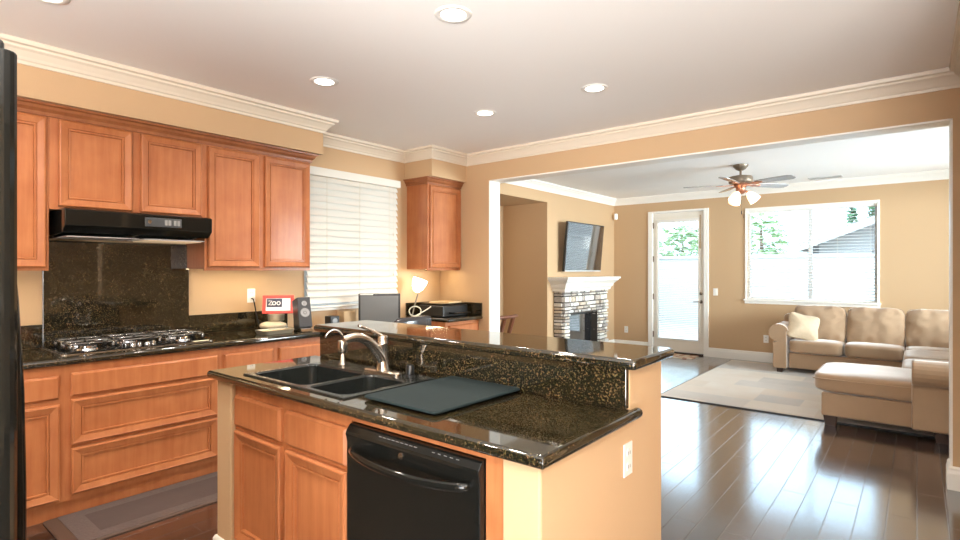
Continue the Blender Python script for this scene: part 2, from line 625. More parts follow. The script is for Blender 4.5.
def panel(bm, o, A, w, h, Nn, style='door', t=0.024):
    """cabinet front: o = lower corner on the carcass face, A = width direction, Nn = outward normal"""
    o, A, Nn = Vector(o), Vector(A), Vector(Nn)
    U = Vector((0, 0, 1))
    if style == 'door':
        k = min(1.0, min(w, h) / 0.19)
        L = [(0, 0), (0, t * 0.7), (0.005, t), (0.011, t * 1.08), (0.014, t * 0.98), (0.044 * k, t * 0.66), (0.046 * k, t * 0.34), (0.049 * k, t * 0.34), (0.051 * k, t * 0.58), (0.058 * k, t * 0.58), (0.061 * k, t * 0.12), (0.064 * k, t * 0.16)]
    elif style == 'slab':
        L = [(0, 0), (0, t * 0.6), (0.010, t)]
    rings = [[o + A * (i if s in (0, 3) else w - i) + U * (i if s in (0, 1) else h - i) + Nn * d for s in range(4)] for i, d in L]
    return loft(bm, rings)

def cushion(bm, cx, cy, cz, sx, sy, sz, n=6.0, cuts=9, puff=0.0, mx=None, wrinkle=0.0):
    """soft rounded block; s* are full sizes"""
    t = BM()
    bmesh.ops.create_cube(t, size=2.0)
    bmesh.ops.subdivide_edges(t, edges=t.edges[:], cuts=cuts, use_grid_fill=True)
    for v in t.verts:
        p = v.co
        k = (abs(p.x) ** n + abs(p.y) ** n + abs(p.z) ** n) ** (1.0 / n)
        q = p / k
        b = 1 + puff * (1 - q.x ** 2) * (1 - q.y ** 2)
        r = Vector((q.x * sx / 2, q.y * sy / 2, q.z * sz / 2 * b))
        if wrinkle:
            s = Vector((q.x * 2.2 + cx * 3, q.y * 2.2 + cy * 3, q.z))
            r.z += wrinkle * (noise.noise(s * 1.3) * 1.6 + noise.noise(s * 3.1))
        if mx is not None:
            r = mx @ r
        v.co = r + Vector((cx, cy, cz))
    me = bpy.data.meshes.new('tmp')
    t.to_mesh(me)
    t.free()
    bm.from_mesh(me)
    bpy.data.meshes.remove(me)
    return bm

def gridwall(bm, axis, a0, a1, u0, u1, z0, z1, holes):
    """wall slab from a0 to a1 along `axis`, spanning u,z with rectangular holes (u0,u1,z0,z1)"""
    us = sorted({u0, u1, *[h[0] for h in holes], *[h[1] for h in holes]})
    zs = sorted({z0, z1, *[h[2] for h in holes], *[h[3] for h in holes]})
    for i in range(len(us) - 1):
        for j in range(len(zs) - 1):
            um, zm = (us[i] + us[i + 1]) / 2, (zs[j] + zs[j + 1]) / 2
            if any(h[0] < um < h[1] and h[2] < zm < h[3] for h in holes):
                continue
            if axis == 'x':
                box(bm, a0, a1, us[i], us[i + 1], zs[j], zs[j + 1])
            else:
                box(bm, us[i], us[i + 1], a0, a1, zs[j], zs[j + 1])
    return bm

# ------------------------------------------------------------------ key dimensions
XS = -4.34          # stove wall
XF = -3.75          # face of the stove base cabinets
XU = -4.02          # face of the wall cabinets
XL = -4.28          # fireplace wall of the living room
YP, YPB = 4.59, 4.77   # partition faces
YF = 9.13           # far wall
XR = 0.25           # right wall of the kitchen
ZC = 2.69           # ceiling
ZH = 2.385          # opening head

# ------------------------------------------------------------------ shell
b = box(BM(), -5.4, 3.2, -3.2, YF + 0.2, -0.06, 0.0)
struct('floor', b, 'floor')
b = box(BM(), -5.4, 3.2, -3.2, YP + 0.09, ZC, ZC + 0.1)
struct('ceiling', b, 'ceiling')
b = box(BM(), -5.4, 3.2, YP + 0.09, YF + 0.2, ZC, ZC + 0.1)
struct('ceiling_living', b, 'ceiling_lightened')
KW = (2.79, 3.885, 1.05, 2.33)
b = gridwall(BM(), 'x', XS - 0.15, XS, -3.2, YP, 0, ZC, [KW])
struct('wall_left', b, 'wall')
b = BM()
box(b, XS, -3.61, YP, YPB, 0, ZC)
box(b, -3.61, 0.178, YP, YPB, ZH, ZC)
box(b, 0.178, 0.42, YP, YPB, 0, ZC)
struct('wall_partition', b, 'wall')
b = box(BM(), XR, 0.42, 2.5, YP, 0, ZC)
struct('wall_right', b, 'wall')
b = box(BM(), 3.2, 3.35, -3.2, YPB, 0, ZC)
box(b, 0.42, 3.2, YPB - 0.15, YPB, 0, ZC)
struct('wall_side', b, 'wall')
b = gridwall(BM(), 'y', -3.35, -3.2, -5.4, 3.35, 0, ZC, [(-0.6, 2.2, 0.75, 2.3)])
struct('wall_rear', b, 'wall')
b = BM()
box(b, -5.25, XL, YPB, 6.85, 2.42, ZC)
box(b, -5.25, XL, 6.85, YF, 0, ZC)
box(b, -5.25, -5.10, YPB, 6.85, 0, 2.42)
box(b, -5.25, XS - 0.15, YPB - 0.18, YPB, 0, ZC)
struct('wall_fireplace', b, 'wall')
DH = (-3.575, -2.695, 0.0, 2.40)
WH = (-2.06, -0.42, 0.955, 2.34)
b = gridwall(BM(), 'y', YF, YF + 0.17, -5.25, 1.85, 0, ZC, [DH, WH])
struct('wall_far', b, 'wall')
b = gridwall(BM(), 'x', 1.70, 1.85, YPB, YF, 0, ZC, [(5.2, 8.7, 0.5, 2.4)])
struct('wall_living_right', b, 'wall')
# soffits above the wall cabinets
b = box(BM(), XS, -3.93, -1.2, 2.71, 2.395, ZC)
box(b, XS, -3.93, 4.03, YP, 2.395, ZC)
struct('wall_soffit', b, 'wall')

CROWN = [(0, 2.575), (0.010, 2.575), (0.014, 2.592), (0.022, 2.598), (0.030, 2.612), (0.052, 2.640), (0.066, 2.650), (0.070, 2.662), (0.088, 2.668), (0.094, 2.69), (0, 2.69)]
b = sweep(BM(), CROWN, [(-3.93, -1.2), (-3.93, 2.71), (XS, 2.71), (XS, 4.03), (-3.93, 4.03), (-3.93, YP), (XR, YP), (XR, 2.5)])
struct('trim_1', b, 'crown')
b = sweep(BM(), CROWN, [(XL, YPB), (XL, YF), (1.70, YF), (1.70, YPB)])
struct('trim_2', b, 'trim')
# white lining of the wide opening
b = box(BM(), -3.61, -3.598, YP - 0.001, YPB + 0.001, 0, ZH)
box(b, -3.61, 0.178, YP - 0.001, YPB + 0.001, ZH - 0.012, ZH)
box(b, 0.166, 0.178, YP - 0.001, YPB + 0.001, 0, ZH)
struct('trim_3', b, 'trim')
BASE = [(0, 0), (0.016, 0), (0.016, 0.105), (0.011, 0.125), (0.011, 0.138), (0.004, 0.15), (0, 0.15)]
b = sweep(BM(), BASE, [(XL, 8.50), (XL, YF), (-3.64, YF)])
sweep(b, BASE, [(-2.63, YF), (1.70, YF), (1.70, YPB)])
struct('baseboard_far', b, 'trim')
b = sweep(BM(), BASE, [(-5.10, YPB), (-5.10, 6.85), (XL, 6.85), (XL, 7.01)])
struct('baseboard_fireplace', b, 'trim')
b = sweep(BM(), BASE, [(0.166, YPB), (0.166, YP), (XR, YP), (XR, 2.5)])
struct('baseboard_right', b, 'trim')

# ------------------------------------------------------------------ windows and door
def window_unit(name, axis, a, inward, u0, u1, z0, z1, mullions=()):
    """vinyl frame + panes; a = plane of the glass"""
    f = BM()
    g = BM()
    def bx(bm, ua, ub, za, zb, d):
        if axis == 'y':
            box(bm, ua, ub, a - d, a + d, za, zb)
        else:
            box(bm, a - d, a + d, ua, ub, za, zb)
    t = 0.035
    bx(f, u0, u1, z0, z0 + t, 0.03)
    bx(f, u0, u1, z1 - t, z1, 0.03)
    bx(f, u0, u0 + t, z0 + t, z1 - t, 0.03)
    bx(f, u1 - t, u1, z0 + t, z1 - t, 0.03)
    for m in mullions:
        bx(f, m - 0.025, m + 0.025, z0 + t, z1 - t, 0.028)
    bx(g, u0 + t, u1 - t, z0 + t, z1 - t, 0.003)
    o = struct(name, f, 'vinyl', bevel=0.004)
    p = obj('pane', g, 'glass', o)
    return o
w1 = window_unit('window_1', 'x', XS - 0.09, 1, KW[0], KW[1], KW[2], KW[3], (3.36,))
w2 = window_unit('window_2', 'y', YF + 0.11, -1, WH[0], WH[1], WH[2], WH[3], (-1.22,))
w3 = window_unit('added_window_3', 'y', -3.28, 1, -0.6, 2.2, 0.75, 2.3, (0.8,))  # unseen rear window, added to let in fill from the sky
w4 = window_unit('added_window_4', 'x', 1.78, 1, 5.2, 8.7, 0.5, 2.4, (6.95,))  # unseen side window, added to brighten the living room
# casing and sill of the living-room window
b = BM()
box(b, WH[0] - 0.025, WH[1] + 0.025, YF - 0.012, YF + 0.02, WH[3] - 0.01, WH[3] + 0.03)
box(b, WH[0] - 0.025, WH[0] + 0.004, YF - 0.012, YF + 0.02, WH[2], WH[3])
box(b, WH[1] - 0.004, WH[1] + 0.025, YF - 0.012, YF + 0.02, WH[2], WH[3])
struct('trim_4', b, 'trim', bevel=0.003)
b = box(BM(), WH[0] - 0.04, WH[1] + 0.04, YF - 0.045, YF + 0.08, WH[2] - 0.022, WH[2] + 0.004)
box(b, WH[0] - 0.03, WH[1] + 0.03, YF - 0.016, YF, WH[2] - 0.065, WH[2] - 0.022)
struct('trim_5', b, 'trim', bevel=0.004)
b = box(BM(), XS - 0.06, XS + 0.03, KW[0] - 0.02, KW[1] + 0.02, KW[2] - 0.02, KW[2] + 0.003)
struct('trim_6', b, 'trim', bevel=0.004)

def blind(t, axis, a, u0, u1, z0, z1, pitch, width, tilt, valance, mat='blind', tapes=()):
    """horizontal blind at plane a (axis = normal axis); tilt in degrees from horizontal, room edge down is positive"""
    s = BM()
    nslat = int((z1 - z0 - 0.05) / pitch)
    ca, sa = math.cos(math.radians(tilt)), math.sin(math.radians(tilt))
    for i in range(nslat):
        z = z0 + 0.045 + pitch * (i + 0.5)
        hw = width / 2
        top, bot = [], []
        for k in range(5):
            q = -1 + k / 2
            d = q * hw
            crown = 0.07 * width * (1 - q * q)
            top.append((d * ca + crown * sa, -d * sa + crown * ca))
        prof = top + [(d - 0.0012 * sa, h - 0.0022 * ca) for d, h in reversed(top)]
        if axis == 'y':
            loft(s, [[(u, a - d, z + h) for d, h in prof] for u in (u0, u1)])
        else:
            loft(s, [[(a + d, u, z + h) for d, h in prof] for u in (u0, u1)])
    obj('slats', s, mat, t)
    def bx(bm, ua, ub, d0, d1, za, zb):
        if axis == 'y':
            box(bm, ua, ub, a - d1, a - d0, za, zb)
        else:
            box(bm, a + d0, a + d1, ua, ub, za, zb)
    v = BM()
    bx(v, u0 - valance[0], u1 + valance[0], -0.02, valance[1], z1 - valance[2], z1)
    obj('valance', v, mat, t, bevel=0.004)
    r = BM()
    bx(r, u0, u1, -width * 0.4, width * 0.4, z0, z0 + 0.022)
    obj('bottom_rail', r, mat, t, bevel=0.004)
    for u in tapes:
        c = BM()
        bx(c, u - 0.0015, u + 0.0015, width * 0.52, width * 0.52 + 0.002, z0 + 0.02, z1 - 0.03)
        obj('ladder_cord', c, 'white_cord', t)

t = thing('window_blind', 'wide white wooden blind with closed slats over the kitchen desk', 'blind', (XS + 0.04, 3.355, 1.055))
blind(t, 'x', XS + 0.035, KW[0] + 0.005, KW[1] - 0.005, 1.058, 2.355, 0.0630, 0.080, 63, (0.02, 0.045, 0.075), mat='wood_blind', tapes=(2.98, 3.36, 3.74))
b = BM()
for z in (1.78, 1.36):
    lathe(b, [(0.002, 0.02), (0.006, 0.012), (0.007, 0), (0.002, -0.012)], XS + 0.075, 3.80, z, 10, True, True)
tube(b, [(XS + 0.075, 3.80, 2.28), (XS + 0.075, 3.80, 1.36)], 0.0012, 5)
obj('pull_cord', b, 'white_cord', t)

t = thing('window_blind', 'large white blind with open slats above the tan sofa', 'blind', (-1.24, YF, WH[2]))
blind(t, 'y', YF + 0.045, WH[0] + 0.008, WH[1] - 0.008, WH[2] + 0.006, WH[3] - 0.004, 0.0435, 0.050, 8, (0.0, 0.035, 0.045), tapes=(-1.98, -1.60, -0.88, -0.50))
b = BM()
tube(b, [(-2.10, YF - 0.012, 2.28), (-2.10, YF - 0.012, 2.22)], 0.004, 6)
obj('tilt_wand', b, 'dark_wood', t)
b = BM()
tube(b, [(-0.47, YF + 0.0, 2.28), (-0.47, YF + 0.0, 1.66)], 0.0025, 6)
lathe(b, [(0.002, 0.02), (0.008, 0.0), (0.003, -0.02)], -0.47, YF + 0.0, 1.66, 8, True, True)
obj('pull_cord', b, 'dark_wood', t)

# patio door: casing is structure, the slab is the door with parts
b = BM()
box(b, DH[0] - 0.065, DH[0] + 0.012, YF - 0.018, YF + 0.10, 0, DH[3] + 0.02)
box(b, DH[1] - 0.012, DH[1] + 0.065, YF - 0.018, YF + 0.10, 0, DH[3] + 0.02)
box(b, DH[0] + 0.012, DH[1] - 0.012, YF - 0.018, YF + 0.10, DH[3] - 0.012, DH[3] + 0.02)
struct('trim_7', b, 'trim', bevel=0.004)
dx0, dx1, dy0, dy1 = DH[0] + 0.018, DH[1] - 0.018, YF + 0.02, YF + 0.064
gx0, gx1, gz0, gz1 = -3.475, -2.80, 0.245, 2.245
b = gridwall(BM(), 'y', dy0, dy1, dx0, dx1, 0.03, DH[3] - 0.018, [(gx0, gx1, gz0, gz1)])
door = struct('door_1', b, 'door_paint', 'tall cream patio door with one long glazed panel and blind', 'door')
b = gridwall(BM(), 'y', dy0 - 0.014, dy0, gx0 - 0.035, gx1 + 0.035, gz0 - 0.035, gz1 + 0.035, [(gx0 + 0.002, gx1 - 0.002, gz0 + 0.002, gz1 - 0.002)])
obj('glazing_bead', b, 'door_paint', door, bevel=0.004)
obj('pane', box(BM(), gx0, gx1, dy0 + 0.022, dy0 + 0.027, gz0, gz1), 'glass', door)
b = BM()
for i in range(64):
    z = gz0 + 0.03 + 0.0305 * i
    mx = Matrix.Translation(((gx0 + gx1) / 2, dy0 - 0.004, z)) @ Matrix.Rotation(math.radians(12), 4, 'X')
    box(b, -(gx1 - gx0) / 2 + 0.012, (gx1 - gx0) / 2 - 0.012, -0.0125, 0.0125, -0.0008, 0.0008, mx)
box(b, gx0 - 0.005, gx1 + 0.005, dy0 - 0.030, dy0 - 0.001, gz1 - 0.03, gz1 + 0.02)
box(b, gx0 - 0.005, gx1 + 0.005, dy0 - 0.026, dy0 - 0.002, gz0 - 0.02, gz0 + 0.005)
obj('door_blind', b, 'blind', door)
b = BM()
lathe(b, [(0.028, 0), (0.028, 0.008), (0.010, 0.014), (0.010, 0.05), (0, 0.052)], 0, 0, 0, 16, False, False, Matrix.Rotation(PI / 2, 4, 'X'))
bm2 = BM()
for v in b.verts:
    v.co += Vector((-2.758, dy0, 0.885))
tube(b, bez((-2.758, dy0 - 0.045, 0.885), (-2.80, dy0 - 0.047, 0.889), (-2.84, dy0 - 0.045, 0.884), (-2.875, dy0 - 0.040, 0.880)), 0.009, 8)
bm2.free()
obj('lever_handle', b, 'fan_bronze', door, smooth=True)
b = BM()
lathe(b, [(0.026, 0), (0.026, 0.010), (0.014, 0.022), (0, 0.024)], 0, 0, 0, 16, False, False, Matrix.Rotation(PI / 2, 4, 'X'))
for v in b.verts:
    v.co += Vector((-2.758, dy0, 1.02))
obj('deadbolt', b, 'fan_bronze', door, smooth=True)
for z in (2.18, 1.60, 0.95, 0.30):
    b = box(BM(), dx0 - 0.014, dx0 + 0.012, dy0 - 0.016, dy0 + 0.01, z - 0.05, z + 0.05)
    obj('hinge', b, 'fan_bronze', door, bevel=0.002)
b = BM()
tube(b, [(-2.765, dy0 - 0.012, 2.32), (-2.765, dy0 - 0.012, 1.80)], 0.008, 8)
lathe(b, [(0.012, 0.1), (0.016, 0.0), (0.004, -0.02)], -2.765, dy0 - 0.012, 1.78, 8, True, True)
obj('blind_wand', b, 'cardboard', door)
b = box(BM(), dx0, dx1, YF - 0.01, YF + 0.14, 0.0, 0.025)
struct('trim_8', b, 'dark_wood', bevel=0.003)

# ------------------------------------------------------------------ outside
b = box(BM(), -30, 30, YF + 0.2, 60, -0.2, -0.05)
struct('ground_patio', b, 'patio')
b = box(BM(), -30, -5.0, -20, YF + 0.2, -0.2, -0.05)
struct('ground_side_yard', b, 'patio')
b = box(BM(), -12, 12, 15.0, 15.2, -0.1, 1.72)
box(b, -12, 12, 14.97, 15.23, 1.72, 1.80)
struct('wall_garden', b, 'stucco')
b = box(BM(), -6.6, -6.4, -3, YF + 6, -0.1, 1.9)
struct('wall_side_yard', b, 'stucco')

def house():
    t = thing('neighbor_house', 'pale neighbouring house with a pitched tile roof beyond the garden wall', 'house', (3.0, 24, 0))
    b = BM()
    box(b, -1.8, 9.5, 22, 30, -0.1, 2.75)
    prism(b, [(-1.8, 2.75), (9.5, 2.75), (3.85, 5.0)], 'y', 22.01, 29.99)
    obj('wall', b, 'house_wall', t)
    r = BM()
    prism(r, [(-2.5, 2.50), (3.85, 5.05), (3.85, 5.23), (-2.5, 2.68)], 'y', 21.4, 30.5)
    prism(r, [(10.2, 2.50), (3.85, 5.05), (3.85, 5.23), (10.2, 2.68)], 'y', 21.4, 30.5)
    obj('roof', r, 'roof', t)
    f = BM()
    prism(f, [(-2.5, 2.40), (3.85, 4.95), (3.85, 5.20), (-2.5, 2.65)], 'y', 21.34, 21.4)
    obj('fascia', f, 'stucco', t)
    t.location.x -= 0.85
    t.location.z -= 0.42
house()

def tree(name, label, x, y, h, r, z0, n, leafmat, cone=False, ls=0.16):
    t = thing(name, label, 'tree', (x, y, -0.05), 0, 'trees beyond the garden wall')
    tr = tube(BM(), [(x, y, -0.05), (x + 0.03, y, h * 0.4), (x - 0.02, y, h * 0.85)], [0.14, 0.10, 0.03], 8)
    obj('trunk', tr, 'bark', t)
    f = BM()
    for i in range(n):
        if cone:
            u = random.random() ** 0.6
            z = z0 + (h - z0) * (1 - u)
            rr = r * u * (0.55 + 0.45 * random.random())
            a = random.random() * 2 * PI
            p = Vector((x + rr * math.cos(a), y + rr * math.sin(a), z))
        else:
            d = Vector((random.gauss(0, 1), random.gauss(0, 1), random.gauss(0, 1))).normalized()
            rad = 0.55 + 0.5 * random.random()
            p = Vector((x + d.x * r * rad, y + d.y * r * rad, (h + z0) / 2 + d.z * (h - z0) / 2 * rad))
        e = Matrix.Rotation(random.random() * 6.28, 3, 'Z') @ Matrix.Rotation(random.random() * 3.14, 3, 'X')
        s = ls * (0.6 + 0.8 * random.random())
        f.faces.new([f.verts.new(p + e @ Vector(q)) for q in ((-s, 0, 0), (0, -s * 0.45, 0), (s, 0, 0.03), (0, s * 0.45, 0))])
    obj('foliage', f, leafmat, t)
tree('leafy_tree', 'bushy green tree seen through the left half of the far window', -3.75, 18.5, 3.3, 0.75, 1.2, 420, 'leaf', False, 0.13)
tree('leafy_tree', 'green tree seen through the top of the patio door glass', -6.0, 18.0, 3.0, 0.85, 1.3, 480, 'leaf', False, 0.13)
tree('conifer_tree', 'dark pointed conifer at the top of the far window, left of two', -2.55, 33, 6.0, 0.42, 2, 500, 'conifer', True, 0.14)
tree('conifer_tree', 'dark pointed conifer at the top right corner of the far window', -1.70, 33, 6.3, 0.42, 2, 500, 'conifer', True, 0.14)

# ------------------------------------------------------------------ recessed lights
def can_light(x, y, label, group='recessed ceiling lights', power=1.0):
    t = thing('recessed_light', label, 'ceiling light', (x, y, ZC), 0, group)
    b = lathe(BM(), [(0.062, -0.001), (0.066, -0.006), (0.088, -0.006), (0.094, -0.001), (0.094, 0.0)], x, y, ZC, 32)
    obj('trim_ring', b, 'white_plastic', t, smooth=True)
    b = lathe(BM(), [(0.0, -0.003), (0.03, -0.0045), (0.064, -0.002)], x, y, ZC, 32)
    bmesh.ops.remove_doubles(b, verts=b.verts, dist=1e-5)
    obj('lens', b, 'can_lens', t)
    l = bpy.data.lights.new('can_lamp', 'SPOT')
    l.energy = CAN_POWER * 4 * power
    l.color = CAN_COLOR
    l.spot_size = math.radians(150)
    l.spot_blend = 0.8
    l.shadow_soft_size = 0.06
    lo = bpy.data.objects.new('can_lamp', l)
    C.objects.link(lo)
    lo.parent = t
    lo.location = (0, 0, -0.03)
    return t
can_light(-1.80, 2.00, 'round recessed ceiling light cut by the top edge of the photo')
can_light(-3.12, 2.16, 'recessed ceiling light nearest the cabinets over the stove')
can_light(-2.73, 3.42, 'recessed ceiling light left of centre, nearer the corner cabinet')
can_light(-1.76, 3.44, 'recessed ceiling light right of centre, nearest the wide opening')
can_light(-3.14, 0.66, 'recessed ceiling light above the fridge, just over the top edge')
for x, y in ((-1.8, 0.66), (-0.6, -0.6), (-2.3, -0.75), (0.9, 0.4), (0.9, -1.6)):  # unseen ceiling lights added as kitchen fill
    can_light(x, y, 'added recessed ceiling light out of view behind the camera', 'added ceiling lights out of view', 1.5 if x < -2 else 0.6)

# ------------------------------------------------------------------ stove wall: base cabinets
FX = (1, 0, 0)
AY = (0, 1, 0)
def base_cab(label, y0, y1, fronts, end=False):
    t = thing('base_cabinet', label, 'cabinet', (XF, (y0 + y1) / 2, 0), 0, 'base cabinets on the stove wall')
    b = box(BM(), XS + 0.002, XF, y0, y1, 0.095, 0.872)
    obj('carcass', b, 'maple', t)
    b = box(BM(), XS + 0.002, XF - 0.035, y0, y1, 0.0, 0.095)
    obj('toe_kick', b, 'maple', t)
    for kind, st, a0, a1, z0, z1 in fronts:
        obj(kind, panel(BM(), (XF, a0, z0), AY, a1 - a0, z1 - z0, FX, st), 'maple', t)
base_cab('maple base cabinet nearest the fridge with one drawer and one door', 0.30, 0.875, [('drawer', 'slab', 0.42, 0.848, 0.685, 0.815), ('door', 'door', 0.42, 0.850, 0.115, 0.655)])
base_cab('wide maple base cabinet under the cooktop with two framed drawers', 0.875, 1.75, [('false_front', 'slab', 0.903, 1.728, 0.690, 0.822), ('drawer', 'door', 0.903, 1.728, 0.413, 0.672), ('drawer', 'door', 0.903, 1.728, 0.130, 0.394)])
base_cab('maple base cabinet right of the cooktop, half hidden by the island', 1.75, 2.165, [('drawer', 'slab', 1.775, 2.140, 0.688, 0.822), ('door', 'door', 1.775, 2.140, 0.125, 0.662)])
base_cab('maple base cabinet at the desk end of the stove run', 2.165, 2.595, [('drawer', 'slab', 2.190, 2.572, 0.688, 0.822), ('door', 'door', 2.190, 2.572, 0.125, 0.662)])

b = slab(BM(), XS + 0.001, -3.715, 0.30, 2.61, 0.872, 0.914, 0.016, 0.012)
tag(obj('countertop', b, 'granite', smooth=True, autosmooth=40), 'long dark granite countertop under the cooktop along the stove wall', 'countertop')
b = box(BM(), XS + 0.001, XS + 0.022, 0.30, 0.893, 0.915, 1.062)
tag(obj('backsplash', b, 'granite', bevel=0.002), 'low granite backsplash strip between the fridge and the tall panel', 'backsplash')
b = box(BM(), XS + 0.001, XS + 0.022, 1.782, 2.61, 0.915, 1.062)
tag(obj('backsplash', b, 'granite', bevel=0.002), 'low granite backsplash strip below the outlet under the tall cabinets', 'backsplash')
b = box(BM(), XS + 0.001, XS + 0.022, 0.895, 1.780, 0.915, 1.60)
tag(obj('backsplash', b, 'granite', bevel=0.002), 'tall dark granite backsplash panel between cooktop and range hood', 'backsplash')

# ------------------------------------------------------------------ cooktop
t = thing('gas_cooktop', 'black gas cooktop with five burners set in the granite counter', 'cooktop', (-4.05, 1.31, 0.914))
b = loft(BM(), [rrect(-4.27, -3.83, 0.885, 1.735, 0.915, 0.02), rrect(-4.27, -3.83, 0.885, 1.735, 0.920, 0.02), rrect(-4.262, -3.838, 0.893, 1.727, 0.924, 0.015)])
obj('glass_top', b, 'black_gloss', t)
b = loft(BM(), [rrect(-4.278, -3.822, 0.877, 1.743, 0.9145, 0.025), rrect(-4.278, -3.822, 0.877, 1.743, 0.919, 0.025), rrect(-4.27, -3.83, 0.885, 1.735, 0.919, 0.02), rrect(-4.27, -3.83, 0.885, 1.735, 0.9145, 0.02)], False, False)
obj('steel_rim', b, 'steel', t)
def grate(y0, y1):
    b = BM()
    r = 0.0062
    x0, x1, zt = -4.22, -3.875, 0.968
    for xa, xb in ((x0, -4.055), (-4.045, x1)):
        # rounded frame
        ring = [Vector(p) for p in rrect(xa, xb, y0, y1, zt, 0.045, 6)]
        ring.append(ring[0])
        tube(b, ring, r, 8)
        xm, ym = (xa + xb) / 2, (y0 + y1) / 2
        for p, q in (((xa, ym), (xm - 0.028, ym)), ((xb, ym), (xm + 0.028, ym)), ((xm, y0), (xm, ym - 0.028)), ((xm, y1), (xm, ym + 0.028))):
            tube(b, [(p[0], p[1], zt), ((p[0] + q[0]) / 2, (p[1] + q[1]) / 2, zt + 0.007), (q[0], q[1], zt + 0.002)], r * 0.9, 8)
        for px, py in ((xa + 0.012, y0 + 0.012), (xa + 0.012, y1 - 0.012), (xb - 0.012, y0 + 0.012), (xb - 0.012, y1 - 0.012)):
            tube(b, [(px, py, 0.9235), (px, py, zt)], 0.0085, 8)
    return b
for y0, y1 in ((0.925, 1.165), (1.200, 1.430), (1.465, 1.705)):
    obj('grate', grate(y0, y1), 'iron', t, smooth=True)
for x, y, r in ((-4.15, 1.035, 0.038), (-3.955, 1.035, 0.046), (-4.15, 1.31, 0.052), (-4.15, 1.585, 0.046), (-3.955, 1.585, 0.038)):
    b = lathe(BM(), [(r * 1.35, 0.0), (r * 1.3, 0.008), (r, 0.010), (r, 0.022), (r * 0.85, 0.027), (0.001, 0.028)], x, y, 0.924, 20)
    obj('burner', b, 'chrome', t, smooth=True, autosmooth=40)
for k in range(5):
    y = 1.225 + 0.042 * k
    b = lathe(BM(), [(0.017, 0.0), (0.016, 0.016), (0.010, 0.020), (0.001, 0.020)], -3.925 + 0.025 * (k % 2), y, 0.924, 14)
    obj('knob', b, 'chrome', t, smooth=True, autosmooth=40)

# ------------------------------------------------------------------ wall cabinets
def wall_cab(label, y0, y1, z0, doors, strips=(), z1=2.335):
    t = thing('wall_cabinet', label, 'cabinet', (XU, (y0 + y1) / 2, z0), 0, 'maple wall cabinets')
    b = box(BM(), XS + 0.002, XU, y0, y1, z0, z1)
    obj('carcass', b, 'maple', t, bevel=0.002)
    for a0, a1, za, zb in doors:
        obj('door', panel(BM(), (XU, a0, za), AY, a1 - a0, zb - za, FX, 'door'), 'maple', t)
    for ya, yb in strips:
        b = box(BM(), XU - 0.11, XU - 0.075, ya, yb, z0 - 0.006, z0)
        obj('light_strip', b, 'strip', t)
        obj('light_rail', box(BM(), XU - 0.02, XU - 0.001, y0 + 0.001, y1 - 0.001, z0 - 0.014, z0), 'maple', t)
    return t
wall_cab('tall maple wall cabinet beside the fridge, left of the range hood', 0.02, 0.862, 1.42, [(0.06, 0.430, 1.425, 2.318), (0.445, 0.848, 1.425, 2.318)], [(0.2, 0.7)])
wall_cab('short two door maple wall cabinet above the black range hood', 0.862, 1.765, 1.775, [(0.905, 1.297, 1.795, 2.318), (1.345, 1.740, 1.795, 2.318)])
wall_cab('tall two door maple wall cabinet between hood and window', 1.765, 2.640, 1.42, [(1.785, 2.178, 1.432, 2.312), (2.222, 2.628, 1.432, 2.312)], [(1.85, 2.5)])
wall_cab('small maple corner wall cabinet above the printer', 4.06, 4.588, 1.42, [(4.085, 4.575, 1.432, 2.312)], [(4.15, 4.5)])
CC = [(0, 2.325), (0.012, 2.325), (0.014, 2.345), (0.030, 2.362), (0.036, 2.378), (0.050, 2.384), (0.052, 2.394), (0, 2.394)]
b = sweep(BM(), CC, [(XU, 0.0), (XU, 2.640), (XS, 2.640)])
struct('trim_9', b, 'maple_dark')
b = sweep(BM(), CC, [(XS, 4.06), (XU, 4.06), (XU, YP)])
struct('trim_10', b, 'maple_dark')

# ------------------------------------------------------------------ range hood
t = thing('range_hood', 'black under-cabinet range hood above the cooktop', 'range hood', (-4.08, 1.315, 1.62))
hy0, hy1 = 0.893, 1.732
b = prism(BM(), [(XS + 0.024, 1.774), (-3.845, 1.774), (-3.825, 1.766), (-3.825, 1.672), (-3.88, 1.632), (XS + 0.024, 1.610)], 'y', hy0, hy1)
obj('canopy', b, 'black_gloss', t, bevel=0.005)
b = box(BM(), -3.827, -3.821, 1.31, 1.53, 1.690, 1.748)
obj('control_panel', b, 'panel_grey', t, bevel=0.002)
for y in (1.425, 1.480):
    for dy in (0.0, 0.022):
        obj('rocker_switch', box(BM(), -3.823, -3.815, y + dy, y + dy + 0.016, 1.702, 1.736), 'cone', t, bevel=0.002)
b = lathe(BM(), [(0.011, 0.0), (0.011, 0.003), (0.0005, 0.003)], 0, 0, 0, 16, False, False, Matrix.Rotation(PI / 2, 4, 'Y'))
for v in b.verts:
    v.co += Vector((-3.8215, 1.335, 1.720))
obj('badge', b, 'chrome', t)
b = BM()
for ya, yb in ((0.92, 1.30), (1.33, 1.71)):
    box(b, -4.20, -3.895, ya, yb, 1.608, 1.6135, None)
obj('filter', b, 'grey_metal', t)
obj('lamp_cover', box(BM(), -4.19, -3.92, 1.36, 1.70, 1.602, 1.608), 'hood_lamp', t)

